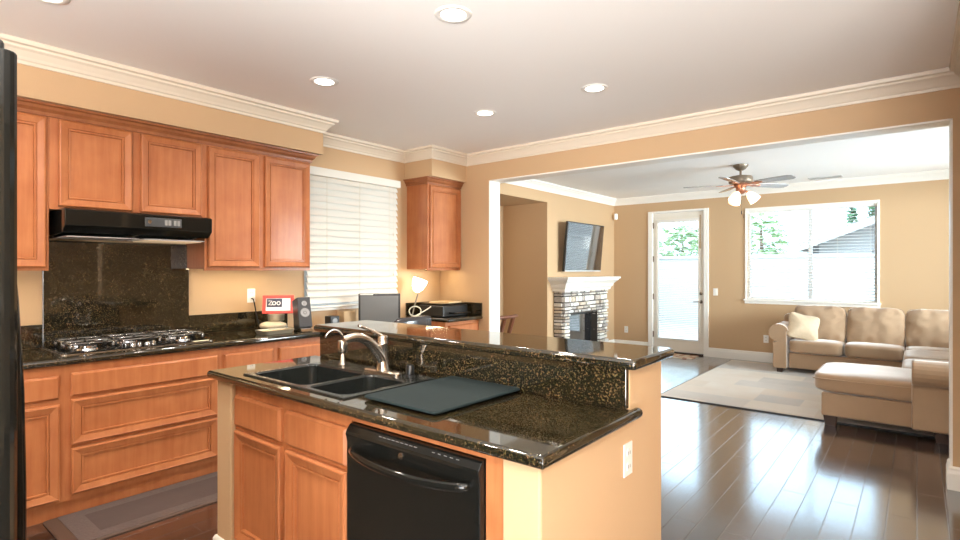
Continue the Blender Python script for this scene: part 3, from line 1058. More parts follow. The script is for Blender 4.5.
# ------------------------------------------------------------------ fridge
t = thing('refrigerator', 'tall glossy black refrigerator at the left edge of the photo', 'refrigerator', (-1.53, -0.18, 0))
fx0, fx1, fy0, fy1 = -1.93, -1.13, -0.56, 0.13
b = box(BM(), fx0, fx1, fy0, fy1, 0.03, 1.765)
obj('cabinet', b, 'black_gloss', t, bevel=0.006)
for da, db, hx in ((-1.527, fx1, -1.495), (fx0, -1.533, -1.565)):
    b = loft(BM(), [rrect(da, db, fy1 + 0.006, fy1 + 0.075, z, 0.02) for z in (0.09, 1.765)])
    d = obj('door', b, 'black_gloss', t, bevel=0.004)
    pts = [(hx, fy1 + 0.078 + p, z) for z, p in ((1.55, 0.0), (1.52, 0.035), (1.345, 0.050), (1.157, 0.059), (0.95, 0.0625), (0.75, 0.0625), (0.5, 0.058), (0.25, 0.045), (0.18, 0.03), (0.15, 0.0))]
    obj('handle', tube(BM(), pts, 0.0115, 10), 'black_gloss', d, smooth=True)
b = box(BM(), -1.26, -1.15, fy1 - 0.03, fy1 + 0.06, 1.766, 1.785)
obj('hinge_cover', b, 'black_satin', t, bevel=0.006)
b = box(BM(), fx0 + 0.02, fx1 - 0.02, fy0 + 0.02, fy1 + 0.05, 0.0, 0.085)
obj('kick_plate', b, 'black_matte', t)

# ------------------------------------------------------------------ runner mat
t = thing('kitchen_runner', 'brown grey embossed kitchen runner mat on the floor before the stove', 'mat', (-3.57, 1.7, 0.0))
rx0, rx1, ry0, ry1 = -3.78, -3.30, 0.78, 2.45
obj('border', loft(BM(), [rrect(rx0, rx1, ry0, ry1, 0.001, 0.02), rrect(rx0, rx1, ry0, ry1, 0.006, 0.02), rrect(rx0 + 0.01, rx1 - 0.01, ry0 + 0.01, ry1 - 0.01, 0.011, 0.02)]), 'runner_edge', t)
b = loft(BM(), [rrect(rx0 + 0.015, rx1 - 0.015, ry0 + 0.065, ry1 - 0.065, 0.0112, 0.01), rrect(rx0 + 0.015, rx1 - 0.015, ry0 + 0.065, ry1 - 0.065, 0.0135, 0.01), rrect(rx0 + 0.10, rx1 - 0.10, ry0 + 0.17, ry1 - 0.17, 0.0135, 0.01), rrect(rx0 + 0.10, rx1 - 0.10, ry0 + 0.17, ry1 - 0.17, 0.0112, 0.01)], False, False)
obj('embossed_band', b, 'runner_band', t)
obj('centre_field', loft(BM(), [rrect(rx0 + 0.10, rx1 - 0.10, ry0 + 0.17, ry1 - 0.17, 0.0112, 0.01), rrect(rx0 + 0.10, rx1 - 0.10, ry0 + 0.17, ry1 - 0.17, 0.0138, 0.01)]), 'runner', t)

# ------------------------------------------------------------------ island
IY = 1.245           # drywall front of the island
CY = 1.268           # cabinet face of the island
b = BM()
LE = [(IY, 0), (2.148, 0), (2.148, 1.058), (1.83, 1.058), (1.83, 0.874), (IY, 0.874)]
prism(b, [(IY, 0), (1.83, 0), (1.83, 0.874), (IY, 0.874)], 'x', -2.70, -2.556)
box(b, -2.65, -2.556, 1.83, 2.148, 0, 1.058)
prism(b, LE, 'x', -0.931, -0.80)
box(b, -2.556, -0.931, 1.83, 2.148, 0, 1.058)
struct('wall_island', b, 'wall', bevel=0.008, seg=2)
IB = [(0, 0), (0.014, 0), (0.014, 0.08), (0.006, 0.095), (0, 0.095)]
b = sweep(BM(), IB, [(-2.556, IY), (-2.70, IY), (-2.70, 1.83)][::-1])
sweep(b, IB, [(-0.80, 2.148), (-0.80, IY), (-0.931, IY)][::-1])
struct('baseboard_island', b, 'trim')

t = thing('sink_cabinet', 'maple island cabinet under the sink with two doors', 'cabinet', (-2.105, CY, 0))
b = BM()
box(b, -2.555, -1.657, CY, CY + 0.02, 0.10, 0.872)
box(b, -2.555, -2.537, CY + 0.02, 1.80, 0.10, 0.872)
box(b, -1.675, -1.657, CY + 0.02, 1.80, 0.10, 0.872)
box(b, -2.537, -1.675, CY + 0.02, 1.80, 0.10, 0.12)
box(b, -2.537, -1.675, 1.79, 1.80, 0.12, 0.872)
obj('carcass', b, 'maple', t)
obj('toe_kick', box(BM(), -2.555, -1.657, CY + 0.05, CY + 0.065, 0, 0.10), 'maple_dark', t)
AX, FY = (1, 0, 0), (0, -1, 0)
for x0, x1 in ((-2.528, -2.128), (-2.082, -1.668)):
    obj('false_front', panel(BM(), (x0, CY, 0.668), AX, x1 - x0, 0.145, FY, 'slab'), 'maple', t)
    obj('door', panel(BM(), (x0, CY, 0.125), AX, x1 - x0, 0.522, FY, 'door'), 'maple', t)
b = box(BM(), -1.008, -0.932, CY, 1.80, 0.0, 0.872)
box(b, -1.657, -1.008, CY + 0.002, CY + 0.02, 0.840, 0.872)
tag(obj('filler_panel', b, 'maple'), 'narrow maple filler panel framing the dishwasher on the island', 'panel')

t = thing('dishwasher', 'black dishwasher with curved bar handle built into the island', 'dishwasher', (-1.32, CY, 0))
wx0, wx1 = -1.653, -1.012
obj('tub', box(BM(), wx0 + 0.005, wx1 - 0.005, CY + 0.012, 1.79, 0.02, 0.836), 'black_matte', t)
def dw_front():
    prof = [(CY + 0.012, 0.105), (CY - 0.020, 0.105), (CY - 0.026, 0.115), (CY - 0.026, 0.770), (CY - 0.030, 0.790), (CY - 0.034, 0.801), (CY - 0.030, 0.811), (CY - 0.012, 0.834), (CY + 0.012, 0.838)]
    return prism(BM(), prof, 'x', wx0, wx1)
obj('door', dw_front(), 'black_gloss', t, bevel=0.003)
pts = bez((wx0 + 0.045, CY - 0.036, 0.745), (wx0 + 0.17, CY - 0.095, 0.738), (wx1 - 0.17, CY - 0.095, 0.738), (wx1 - 0.045, CY - 0.036, 0.752), 20)
pts = [(wx0 + 0.042, CY - 0.022, 0.754)] + list(pts) + [(wx1 - 0.042, CY - 0.022, 0.754)]
obj('handle', tube(BM(), pts, 0.0135, 10, True, 1.25), 'black_gloss', t, smooth=True)
for k in range(9):
    b = box(BM(), wx0 + 0.18 + 0.022 * k, wx0 + 0.194 + 0.022 * k, CY - 0.0235, CY - 0.0205, 0.8215, 0.8235)
    obj('button_marking', b, 'cone', t)
for k in range(5):
    b = box(BM(), wx0 + 0.44 + 0.026 * k, wx0 + 0.452 + 0.026 * k, CY - 0.0235, CY - 0.0205, 0.8215, 0.8235)
    obj('button_marking', b, 'cone', t)
b = lathe(BM(), [(0.012, 0.0), (0.012, 0.002), (0.0005, 0.0022)], 0, 0, 0, 16, False, False, Matrix.Rotation(PI / 2, 4, 'X'))
for v in b.verts:
    v.co += Vector((wx0 + 0.30, CY - 0.0293, 0.780))
obj('badge', b, 'steel', t)
obj('toe_panel', box(BM(), wx0, wx1, CY + 0.03, CY + 0.045, 0.0, 0.10), 'black_satin', t)

SX0, SX1, SY0, SY1 = -2.47, -1.70, 1.262, 1.765
b = slab(BM(), -2.722, -0.765, 1.205, 1.825, 0.876, 0.914, 0.018, 0.004, hole=(SX0 + 0.02, SX1 - 0.02, SY0 + 0.02, SY1 - 0.02))
slab(b, -0.7985, -0.7655, 1.80, 1.872, 0.8765, 0.9135, 0.018, 0.004)
tag(obj('countertop', b, 'granite', smooth=True, autosmooth=40), 'dark granite island countertop holding the black sink', 'countertop')
b = box(BM(), -2.65, -0.801, 1.805, 1.829, 0.915, 1.058)
tag(obj('backsplash', b, 'granite', bevel=0.002), 'granite riser between the island sink counter and the raised bar', 'backsplash')
b = slab(BM(), -2.675, -0.752, 1.775, 2.165, 1.060, 1.098, 0.018, 0.012)
tag(obj('bar_top', b, 'granite', smooth=True, autosmooth=40), 'raised dark granite bar top along the back of the island', 'bar top')

# sink
t = thing('kitchen_sink', 'black double bowl drop-in sink in the island counter', 'sink', (-2.10, 1.52, 0.914))
XM = -1.995
b = BM()
zt = 0.922
bowls = [(SX0 + 0.035, XM - 0.014), (XM + 0.014, SX1 - 0.03)]
halves = [(SX0, XM), (XM, SX1)]
by0, by1 = SY0 + 0.028, SY1 - 0.140
for (hx0, hx1), (bx0, bx1) in zip(halves, bowls):
    loft(b, [rrect(hx0, hx1, SY0, SY1, 0.9145, 0.001, 6), rrect(hx0, hx1, SY0, SY1, 0.919, 0.001, 6), rrect(hx0 + (0.005 if hx0 == SX0 else 0), hx1 - (0.005 if hx1 == SX1 else 0), SY0 + 0.005, SY1 - 0.005, zt, 0.001, 6), rrect(bx0 - 0.006, bx1 + 0.006, by0 - 0.006, by1 + 0.006, zt, 0.05, 6), rrect(bx0, bx1, by0, by1, zt - 0.008, 0.045, 6)], False, False)
obj('rim', b, 'sink', t, smooth=True, autosmooth=30)
for bx0, bx1 in bowls:
    b = loft(BM(), [rrect(bx0, bx1, by0, by1, zt - 0.008, 0.045, 6), rrect(bx0 + 0.004, bx1 - 0.004, by0 + 0.004, by1 - 0.004, 0.80, 0.045, 6), rrect(bx0 + 0.014, bx1 - 0.014, by0 + 0.014, by1 - 0.014, 0.745, 0.06, 6), rrect(bx0 + 0.05, bx1 - 0.05, by0 + 0.05, by1 - 0.05, 0.732, 0.05, 6)], False, True)
    o = obj('bowl', b, 'sink', t, smooth=True, autosmooth=45)
    s = lathe(BM(), [(0.045, 0.0), (0.042, 0.004), (0.03, 0.001), (0.001, 0.001)], (bx0 + bx1) / 2, (by0 + by1) / 2, 0.7325, 20)
    obj('drain', s, 'chrome', t, smooth=True)

# faucet
t = thing('kitchen_faucet', 'brushed steel single lever faucet behind the black sink', 'faucet', (-1.955, 1.69, 0.922))
fx, fy = -1.972, 1.69
b = loft(BM(), [rrect(fx - 0.125, fx + 0.125, fy - 0.028, fy + 0.028, 0.9225, 0.027, 8), rrect(fx - 0.125, fx + 0.125, fy - 0.028, fy + 0.028, 0.930, 0.027, 8), rrect(fx - 0.115, fx + 0.115, fy - 0.020, fy + 0.020, 0.936, 0.02, 8)])
obj('deck_plate', b, 'steel', t, smooth=True, autosmooth=40)
b = lathe(BM(), [(0.034, 0.934), (0.031, 0.945), (0.027, 0.97), (0.025, 1.055), (0.027, 1.058), (0.027, 1.064), (0.025, 1.067), (0.025, 1.085), (0.021, 1.098), (0.001, 1.102)], fx, fy, 0, 24)
obj('body', b, 'steel', t, smooth=True, autosmooth=40)
pts = bez((fx, fy - 0.004, 0.985), (fx, fy - 0.07, 1.085), (fx - 0.005, fy - 0.13, 1.125), (fx - 0.01, fy - 0.215, 1.095), 18)
obj('spout', tube(BM(), pts, [0.027 - 0.0005 * k for k in range(19)], 14), 'steel', t, smooth=True, autosmooth=50)
b = lathe(BM(), [(0.0001, 0.02), (0.021, 0.018), (0.022, -0.03), (0.019, -0.036), (0.0001, -0.036)], fx - 0.011, fy - 0.221, 1.077, 18)
obj('spray_head', b, 'steel', t, smooth=True, autosmooth=40)
pts = bez((fx, fy, 1.090), (fx - 0.01, fy - 0.03, 1.118), (fx - 0.03, fy - 0.06, 1.13), (fx - 0.035, fy - 0.115, 1.152), 10)
obj('lever', tube(BM(), pts, [0.016, 0.015, 0.014, 0.013, 0.012, 0.011, 0.0105, 0.010, 0.010, 0.010, 0.009], 10, True, 0.7), 'steel', t, smooth=True)

t = thing('soap_dispenser', 'slim deck tap with an arched nozzle left of the faucet', 'soap dispenser', (-2.275, 1.685, 0.922))
b = lathe(BM(), [(0.020, 0.9225), (0.020, 0.930), (0.013, 0.938), (0.012, 0.975), (0.006, 0.982), (0.006, 1.07)], -2.275, 1.685, 0, 16)
obj('stem', b, 'steel', t, smooth=True, autosmooth=40)
pts = bez((-2.275, 1.685, 1.065), (-2.28, 1.67, 1.115), (-2.305, 1.63, 1.12), (-2.31, 1.605, 1.07), 12)
obj('nozzle', tube(BM(), pts, 0.0065, 8), 'chrome', t, smooth=True)
b = lathe(BM(), [(0.024, 0.9225), (0.024, 0.930), (0.019, 0.933), (0.019, 0.972), (0.016, 0.977), (0.001, 0.978)], -1.795, 1.70, 0, 18)
tag(obj('air_gap_cap', b, 'black_satin', smooth=True, autosmooth=40), 'small black air gap cap standing right of the faucet', 'cap')

# drying mat
mx = Matrix.Translation((-1.445, 1.555, 0)) @ Matrix.Rotation(math.radians(-1.0), 4, 'Z')
rings = [[mx @ Vector(p) for p in rrect(-0.195 + i, 0.195 - i, -0.25 + i, 0.25 - i, z, 0.02, 6)] for i, z in ((0.0, 0.9235), (0.0, 0.929), (0.003, 0.932))]
tag(obj('drying_mat', loft(BM(), rings), 'mat_green'), 'dark slate green drying mat lying on the island counter', 'mat')

# outlets and switches
def plate(label, cat, loc, normal, duplex=True, name='wall_outlet', gang=1.0):
    n = Vector(normal)
    rz = math.atan2(n.y, n.x)
    t = thing(name, label, cat, loc, rz)
    w = 0.035 * gang
    obj('cover_plate', box(BM(), 0.0, 0.006, -w, w, -0.058, 0.058), 'white_plastic', t, bevel=0.003, local=True)
    if duplex:
        for z in (0.024, -0.024):
            b = loft(BM(), [[(x, y, z + q) for (y, q, _) in rrect(-0.016, 0.016, -0.015, 0.015, 0, 0.012)] for x in (0.0055, 0.0085)])
            o = obj('receptacle', b, 'white_plastic', t, local=True)
            s = box(BM(), 0.0086, 0.0089, -0.008, -0.005, z - 0.006, z + 0.006)
            box(s, 0.0086, 0.0089, 0.005, 0.008, z - 0.006, z + 0.006)
            obj('slot', s, 'black_matte', o, local=True)
    else:
        obj('rocker', box(BM(), 0.0055, 0.0105, -0.016, 0.016, -0.033, 0.033), 'white_plastic', t, bevel=0.003, local=True)
    return t
plate('white duplex outlet on the tan end wall of the island', 'outlet', (-0.80, 1.812, 0.738), (1, 0, 0))
plate('white outlet with a black cord plugged in under the tall cabinets', 'outlet', (XS, 2.285, 1.195), (1, 0, 0))
plate('white outlet low on the far wall left of the patio door', 'outlet', (-4.046, YF, 0.345), (0, -1, 0))
plate('white light switch beside the patio door', 'light switch', (-2.525, YF, 1.055), (0, -1, 0), False, 'light_switch')
plate('white outlet low on the far wall beside the sofa arm', 'outlet', (-1.79, YF, 0.355), (0, -1, 0))
b = box(BM(), 0, 0.05, -0.03, 0.03, -0.055, 0.055)
o = obj('motion_sensor', b, 'white_plastic', bevel=0.01, local=True)
o.location = (-4.235, YF - 0.05, 2.37)
o.rotation_euler = (0, 0, -PI / 4)
tag(o, 'small white motion sensor high in the far corner of the living room', 'sensor')

# ------------------------------------------------------------------ desk run below the kitchen window
t = thing('computer_desk', 'built-in desk with granite top under the kitchen window', 'desk', (-4.0, 3.33, 0))
obj('desktop', slab(BM(), XS + 0.002, -3.70, 2.62, 4.035, 0.722, 0.760, 0.016, 0.01), 'granite', t, smooth=True, autosmooth=40)
obj('apron', box(BM(), -3.76, -3.74, 2.62, 4.035, 0.60, 0.722), 'maple', t)
t = thing('base_cabinet', 'maple base cabinet under the printer in the corner', 'cabinet', (-3.75, 4.31, 0), 0, 'base cabinets on the stove wall')
obj('carcass', box(BM(), XS + 0.002, XF, 4.045, 4.586, 0.095, 0.872), 'maple', t)
obj('toe_kick', box(BM(), XS + 0.002, XF - 0.035, 4.045, 4.586, 0, 0.095), 'maple', t)
obj('drawer', panel(BM(), (XF, 4.09, 0.66), AY, 0.46, 0.175, FX, 'slab'), 'maple', t)
obj('door', panel(BM(), (XF, 4.09, 0.125), AY, 0.46, 0.517, FX, 'door'), 'maple', t)
b = slab(BM(), XS + 0.002, -3.69, 4.035, 4.588, 0.873, 0.910, 0.016, 0.01)
tag(obj('countertop', b, 'granite', smooth=True, autosmooth=40), 'small granite countertop under the printer in the corner', 'countertop')
b = box(BM(), XS + 0.002, XS + 0.022, 4.04, 4.588, 0.911, 1.05)
box(b, XS + 0.022, -3.70, 4.567, 4.588, 0.911, 1.05)
tag(obj('backsplash', b, 'granite', bevel=0.002), 'granite backsplash strip behind the printer in the corner', 'backsplash')

# monitor
t = thing('computer_monitor', 'flat grey computer monitor on the desk before the window blind', 'monitor', (-4.00, 3.39, 0.76), math.radians(-44))
obj('stand_base', loft(BM(), [rrect(-0.07, 0.07, -0.11, 0.11, 0.0, 0.05), rrect(-0.065, 0.065, -0.105, 0.105, 0.012, 0.05)]), 'black_satin', t, local=True)
obj('stand_neck', box(BM(), -0.03, 0.0, -0.03, 0.03, 0.010, 0.16), 'black_satin', t, local=True, bevel=0.004)
obj('housing', box(BM(), 0.0, 0.035, -0.197, 0.197, 0.10, 0.425), 'black_satin', t, local=True, bevel=0.006)
obj('screen', box(BM(), 0.0352, 0.0362, -0.178, 0.178, 0.122, 0.403), 'monitor_screen', t, local=True)
obj('sticker', box(BM(), 0.0352, 0.0365, -0.183, -0.06, 0.411, 0.421), 'white_plastic', t, local=True)

# printer with papers
pc = (-4.03, 4.36)
t = thing('printer', 'black printer with tan papers on its lid in the corner', 'printer', (pc[0], pc[1], 0.910))
obj('body', box(BM(), pc[0] - 0.19, pc[0] + 0.17, pc[1] - 0.23, pc[1] + 0.17, 0.912, 1.03), 'black_satin', t, bevel=0.012, seg=3)
obj('lid', box(BM(), pc[0] - 0.185, pc[0] + 0.15, pc[1] - 0.225, pc[1] + 0.165, 1.031, 1.052), 'black_gloss', t, bevel=0.008)
obj('paper_tray', box(BM(), pc[0] + 0.15, pc[0] + 0.27, pc[1] - 0.14, pc[1] + 0.10, 0.945, 0.960), 'black_gloss', t, bevel=0.004)
mx = Matrix.Translation((pc[0], pc[1] - 0.02, 0)) @ Matrix.Rotation(0.25, 4, 'Z')
tag(obj('paper_stack', box(BM(), -0.11, 0.13, -0.15, 0.15, 1.0525, 1.067, mx), 'tan_paper'), 'tan papers lying on top of the black printer', 'papers')

# desk lamp
lx, ly = -4.16, 4.03
t = thing('desk_lamp', 'small lit desk lamp with white glass shade beside the printer', 'lamp', (lx, ly, 0.76))
lx, ly = -4.15, 3.93
t.location = (lx, ly, 0.76)
obj('base', lathe(BM(), [(0.001, 0.0), (0.06, 0.0), (0.062, 0.008), (0.02, 0.02), (0.012, 0.03)], lx, ly, 0.7605, 24), 'fan_bronze', t, smooth=True, autosmooth=50)
pts = [(lx, ly, 0.785), (lx - 0.01, ly + 0.03, 0.90), (lx, ly + 0.06, 1.02), (lx + 0.02, ly + 0.09, 1.14), (lx + 0.02, ly + 0.10, 1.185)]
obj('stem', tube(BM(), pts, 0.008, 8), 'fan_bronze', t, smooth=True)
mx = Matrix.Rotation(math.radians(-16), 4, 'X') @ Matrix.Rotation(math.radians(12), 4, 'Y') @ Matrix.Scale(1.12, 4)
b = lathe(BM(), [(0.016, -0.045), (0.03, -0.035), (0.055, 0.0), (0.068, 0.045), (0.072, 0.085), (0.058, 0.088), (0.001, 0.082)], lx + 0.02, ly + 0.09, 1.222, 20, False, False, mx)
obj('glass_shade', b, 'desk_glow', t, smooth=True)
b = lathe(BM(), [(0.001, -0.06), (0.018, -0.06), (0.022, -0.03), (0.016, -0.025)], lx + 0.02, ly + 0.098, 1.235, 14)
obj('socket', b, 'fan_copper', t, smooth=True)

# headset / coiled cord hanging by the monitor
b = BM()
ring = [(-3.96 + 0.035 * math.cos(a), 3.82 + 0.05 * math.cos(a), 0.99 + 0.05 * math.sin(a)) for a in [2 * PI * k / 20 for k in range(21)]]
tube(b, ring, 0.007, 6)
tube(b, bez((-3.96, 3.82, 0.94), (-3.94, 3.88, 0.97), (-3.92, 3.95, 1.0), (-3.93, 4.02, 1.03)), 0.006, 6)
tube(b, bez((-3.96, 3.82, 0.94), (-3.95, 3.80, 0.85), (-3.97, 3.82, 0.80), (-3.97, 3.84, 0.767)), 0.006, 6)
tag(obj('headset', b, 'white_cord', smooth=True), 'beige looped headset cord between the monitor and the lamp', 'headset')

b = box(BM(), -4.31, -4.19, 3.12, 3.26, 0.762, 1.02)
tag(obj('cardboard_box', b, 'cardboard', bevel=0.003), 'small tan cardboard box on the desk left of the monitor', 'box')
t = thing('desk_speaker', 'small black speaker on the desk under the left end of the blind', 'speaker', (-4.20, 2.90, 0.76))
obj('cabinet', box(BM(), -4.25, -4.16, 2.945, 3.045, 0.762, 0.985), 'black_satin', t, bevel=0.006)
b = lathe(BM(), [(0.028, 0.0), (0.026, 0.004), (0.012, 0.001), (0.001, 0.003)], 0, 0, 0, 18, False, False, Matrix.Rotation(PI / 2, 4, 'Y'))
for v in b.verts:
    v.co += Vector((-4.160, 2.995, 0.94))
obj('cone', b, 'cone', t, smooth=True)

# office chair
t = thing('office_chair', 'dark leather office chair tucked between the bar and the desk', 'chair', (-3.60, 3.22, 0))
cx, cy = -3.60, 3.22
b = cushion(BM(), cx - 0.02, cy, 0.47, 0.48, 0.48, 0.09, 5, 7, 0.3)
obj('seat', b, 'leather', t, smooth=True)
mx = Matrix.Rotation(math.radians(8), 4, 'Y')
b = BM()
rings = []
for zz, hw, th in ((0.50, 0.17, 0.03), (0.56, 0.21, 0.04), (0.70, 0.225, 0.042), (0.85, 0.225, 0.04), (0.965, 0.215, 0.034), (1.003, 0.19, 0.02), (1.01, 0.16, 0.006)):
    rings.append([(cx + 0.22 + 0.12 * (zz - 0.5) - 0.05 * (y / 0.22) ** 2 + x, cy + y, zz) for x, y, _ in rrect(-th, th, -hw, hw, 0, th * 0.95, 6)])
loft(b, rings)
obj('backrest', b, 'leather', t, smooth=True)
obj('gas_column', tube(BM(), [(cx, cy, 0.09), (cx, cy, 0.44)], 0.028, 12), 'black_satin', t, smooth=True)
obj('back_bracket', tube(BM(), [(cx, cy, 0.43), (cx + 0.2, cy, 0.43), (cx + 0.26, cy, 0.58)], 0.02, 8), 'black_satin', t)
for k in range(5):
    a = 2 * PI * k / 5 + 0.3
    e = (cx + 0.29 * math.cos(a), cy + 0.29 * math.sin(a))
    obj('leg', tube(BM(), [(cx, cy, 0.10), (e[0], e[1], 0.07)], [0.025, 0.016], 8), 'black_satin', t)
    b = lathe(BM(), [(0.001, -0.018), (0.026, -0.018), (0.028, -0.01), (0.028, 0.01), (0.026, 0.018), (0.001, 0.018)], 0, 0, 0, 14, False, False, Matrix.Rotation(PI / 2, 4, 'X'))
    for v in b.verts:
        v.co += Vector((e[0], e[1], 0.0285))
    obj('caster', b, 'black_matte', t)

# ------------------------------------------------------------------ clutter at the end of the stove counter
mx = Matrix.Translation((-4.10, 2.26, 0.915)) @ Matrix.Rotation(0.3, 4, 'Z')
b = cushion(BM(), -4.12, 2.36, 0.952, 0.20, 0.19, 0.055, 3.0, 8, 0.2, None, 0.003)
tag(obj('folded_cloth', b, 'cloth', smooth=True), 'crumpled cream cloth on the counter below the red picture frame', 'cloth')
b = lathe(BM(), [(0.001, 0.0), (0.062, 0.0), (0.064, 0.004), (0.064, 0.04), (0.066, 0.041), (0.066, 0.052), (0.06, 0.055), (0.001, 0.056)], -4.145, 2.40, 0.990, 24)
tag(obj('round_tin', b, 'tin', smooth=True, autosmooth=40), 'shallow round pewter tin holding up the red picture frame', 'tin')
t = thing('tray', 'low metal tray at the edge of the stove counter before the cloth', 'tray', (-3.905, 2.25, 0.914))
obj('dish', loft(BM(), [rrect(-3.98, -3.83, 2.13, 2.37, 0.915, 0.03), rrect(-3.992, -3.818, 2.118, 2.382, 0.945, 0.035), rrect(-3.986, -3.824, 2.124, 2.376, 0.945, 0.03), rrect(-3.976, -3.834, 2.134, 2.366, 0.920, 0.03)]), 'tin', t, smooth=True, autosmooth=40)
obj('paper', box(BM(), -3.965, -3.845, 2.15, 2.35, 0.922, 0.936), 'tan_paper', t)
t = thing('mug', 'dark green mug on the counter between red frame and speaker', 'mug', (-4.00, 2.535, 0.914))
mgx, mgy = -4.02, 2.53
t.location = (mgx, mgy, 0.914)
obj('body', lathe(BM(), [(0.001, 0.004), (0.034, 0.0), (0.038, 0.01), (0.040, 0.105), (0.037, 0.105), (0.035, 0.02), (0.001, 0.014)], mgx, mgy, 0.9155, 22), plain('dark_green_glaze', (0.02, 0.04, 0.035), 0.2), t, smooth=True, autosmooth=50)
obj('handle', tube(BM(), bez((mgx + 0.035, mgy - 0.01, 1.00), (mgx + 0.075, mgy - 0.02, 1.0), (mgx + 0.075, mgy - 0.02, 0.94), (mgx + 0.035, mgy - 0.01, 0.94)), 0.005, 8), 'black_satin', t, smooth=True)

t = thing('picture_frame', 'bright red framed picture leaning above the cloth under the wall cabinets', 'picture frame', (-4.15, 2.42, 1.045), math.radians(-38))
tl = Matrix.Rotation(math.radians(-14), 4, 'Y')
def tilt(bm):
    bm.transform(tl)
    return bm
obj('frame', tilt(gridwall(BM(), 'x', -0.008, 0.010, -0.125, 0.125, 0.0, 0.155, [(-0.098, 0.098, 0.024, 0.132)])), 'red', t, local=True, bevel=0.003)
obj('print', tilt(box(BM(), -0.006, 0.001, -0.098, 0.098, 0.024, 0.132)), 'paper', t, local=True)
b = box(BM(), 0.001, 0.002, -0.092, 0.030, 0.055, 0.126)
obj('printed_panel', tilt(b), 'navy', t, local=True)
b = BM()
def stroke(pts):
    tube(b, [(0.0025, y, z) for y, z in pts], 0.0038, 5)
stroke([(-0.078, 0.108), (-0.050, 0.108), (-0.076, 0.074), (-0.048, 0.074)])
stroke([(-0.034 + 0.013 * math.cos(a), 0.088 + 0.014 * math.sin(a)) for a in [2 * PI * k / 12 for k in range(13)]])
stroke([(0.002 + 0.013 * math.cos(a), 0.088 + 0.014 * math.sin(a)) for a in [2 * PI * k / 12 for k in range(13)]])
obj('lettering', tilt(b), 'paper', t, local=True)
obj('easel_leg', tilt(box(BM(), -0.014, -0.008, -0.02, 0.02, 0.0, 0.11)), 'red', t, local=True)

t = thing('bookshelf_speaker', 'grey fronted black speaker at the right end of the stove counter', 'speaker', (-3.80, 2.46, 0.9145), math.radians(-14))
tl = Matrix.Translation((0, 0, 0.020)) @ Matrix.Rotation(math.radians(-15), 4, 'Y')
b = box(BM(), -0.13, 0.0, -0.052, 0.052, 0.016, 0.262)
obj('cabinet', tilt(b), 'black_satin', t, local=True, bevel=0.004)
b = box(BM(), 0.0, 0.008, -0.052, 0.052, 0.016, 0.262)
obj('front_baffle', tilt(b), 'speaker_face', t, local=True, bevel=0.004)
for z, r in ((0.21, 0.022), (0.135, 0.038)):
    b = lathe(BM(), [(r, 0.0), (r * 0.95, 0.005), (r * 0.8, 0.003), (r * 0.3, -0.001), (0.001, 0.004)], 0, 0, 0, 22, False, False, Matrix.Rotation(PI / 2, 4, 'Y'))
    for v in b.verts:
        v.co += Vector((0.0085, 0, z))
    obj('cone', tilt(b), 'cone', t, local=True, smooth=True)
obj('foot', box(BM(), -0.13, 0.02, -0.045, 0.045, 0.0005, 0.03), 'chrome', t, local=True, bevel=0.004)
b = tube(BM(), [(XS + 0.012, 2.285, 1.172), (XS + 0.03, 2.29, 1.165), (XS + 0.032, 2.30, 1.12), (XS + 0.034, 2.31, 1.06), (XS + 0.040, 2.32, 1.0), (XS + 0.045, 2.34, 0.93), (XS + 0.08, 2.38, 0.919), (XS + 0.12, 2.46, 0.919)], 0.005, 6)
tag(obj('power_cord', b, 'black_matte', smooth=True), 'black power cord hanging from the outlet under the tall cabinets', 'cord')

# ------------------------------------------------------------------ living room: fireplace
def stones():
    """stacked ledge stone cladding on the front and the two returns"""
    b = BM()
    X0, X1 = XL + 0.001, -4.10
    Y0, Y1 = 7.02, 8.49
    oy0, oy1, oz = 7.205, 8.155, 0.75
    def course(a0, a1, z0, z1, place):
        a = a0
        while a < a1 - 1e-4:
            ln = random.uniform(0.07, 0.24)
            if a1 - (a + ln) < 0.06:
                ln = a1 - a
            d = random.uniform(0.0, 0.035)
            place(a + 0.006, a + ln - 0.006, z0 + 0.006, z1 - 0.006, d)
            a += ln
    def stone(x0, x1, y0, y1, z0, z1):
        v0 = len(b.verts)
        c = ((x0 + x1) / 2, (y0 + y1) / 2, (z0 + z1) / 2)
        cushion(b, *c, x1 - x0, y1 - y0, z1 - z0, 7.0, 1)
    z = 0.0
    zs = []
    while z < 1.085:
        h = random.choice((0.04, 0.05, 0.065, 0.095))
        if z < oz < z + h:
            h = oz - z if oz - z > 0.03 else h
        if z + h > 1.06:
            h = 1.09 - z
        zs.append((z, z + h))
        z += h
    for z0, z1 in zs:
        f = lambda a0, a1, c0, c1, d: stone(X1 - 0.06, X1 + d, a0, a1, c0, c1)
        if z1 <= oz + 0.001:
            course(Y0, oy0, z0, z1, f)
            course(oy1, Y1, z0, z1, f)
            # inner reveals of the fire opening
            course(XL + 0.03, X1 - 0.0, z0, z1, lambda a0, a1, c0, c1, d: stone(a0, a1, oy1 - d * 0.5, oy1 + 0.05, c0, c1))
        else:
            course(Y0, Y1, z0, z1, f)
        g = lambda a0, a1, c0, c1, d: stone(a0, a1, Y0 - d * 0.5, Y0 + 0.05, c0, c1)
        course(X0, X1 - 0.02, z0, z1, g)
        course(X0, X1 - 0.02, z0, z1, lambda a0, a1, c0, c1, d: stone(a0, a1, Y1 - 0.05, Y1 + d * 0.5, c0, c1))
    return b
t = thing('fireplace', 'stacked stone fireplace with white mantel below the television', 'fireplace', (-4.2, 7.755, 0))
obj('stone_surround', stones(), 'stone', t)
b = gridwall(BM(), 'x', XL + 0.002, -4.115, 7.035, 8.475, 0.0, 1.09, [(7.22, 8.14, 0.0, 0.735)])
obj('mortar_core', b, 'mortar', t)
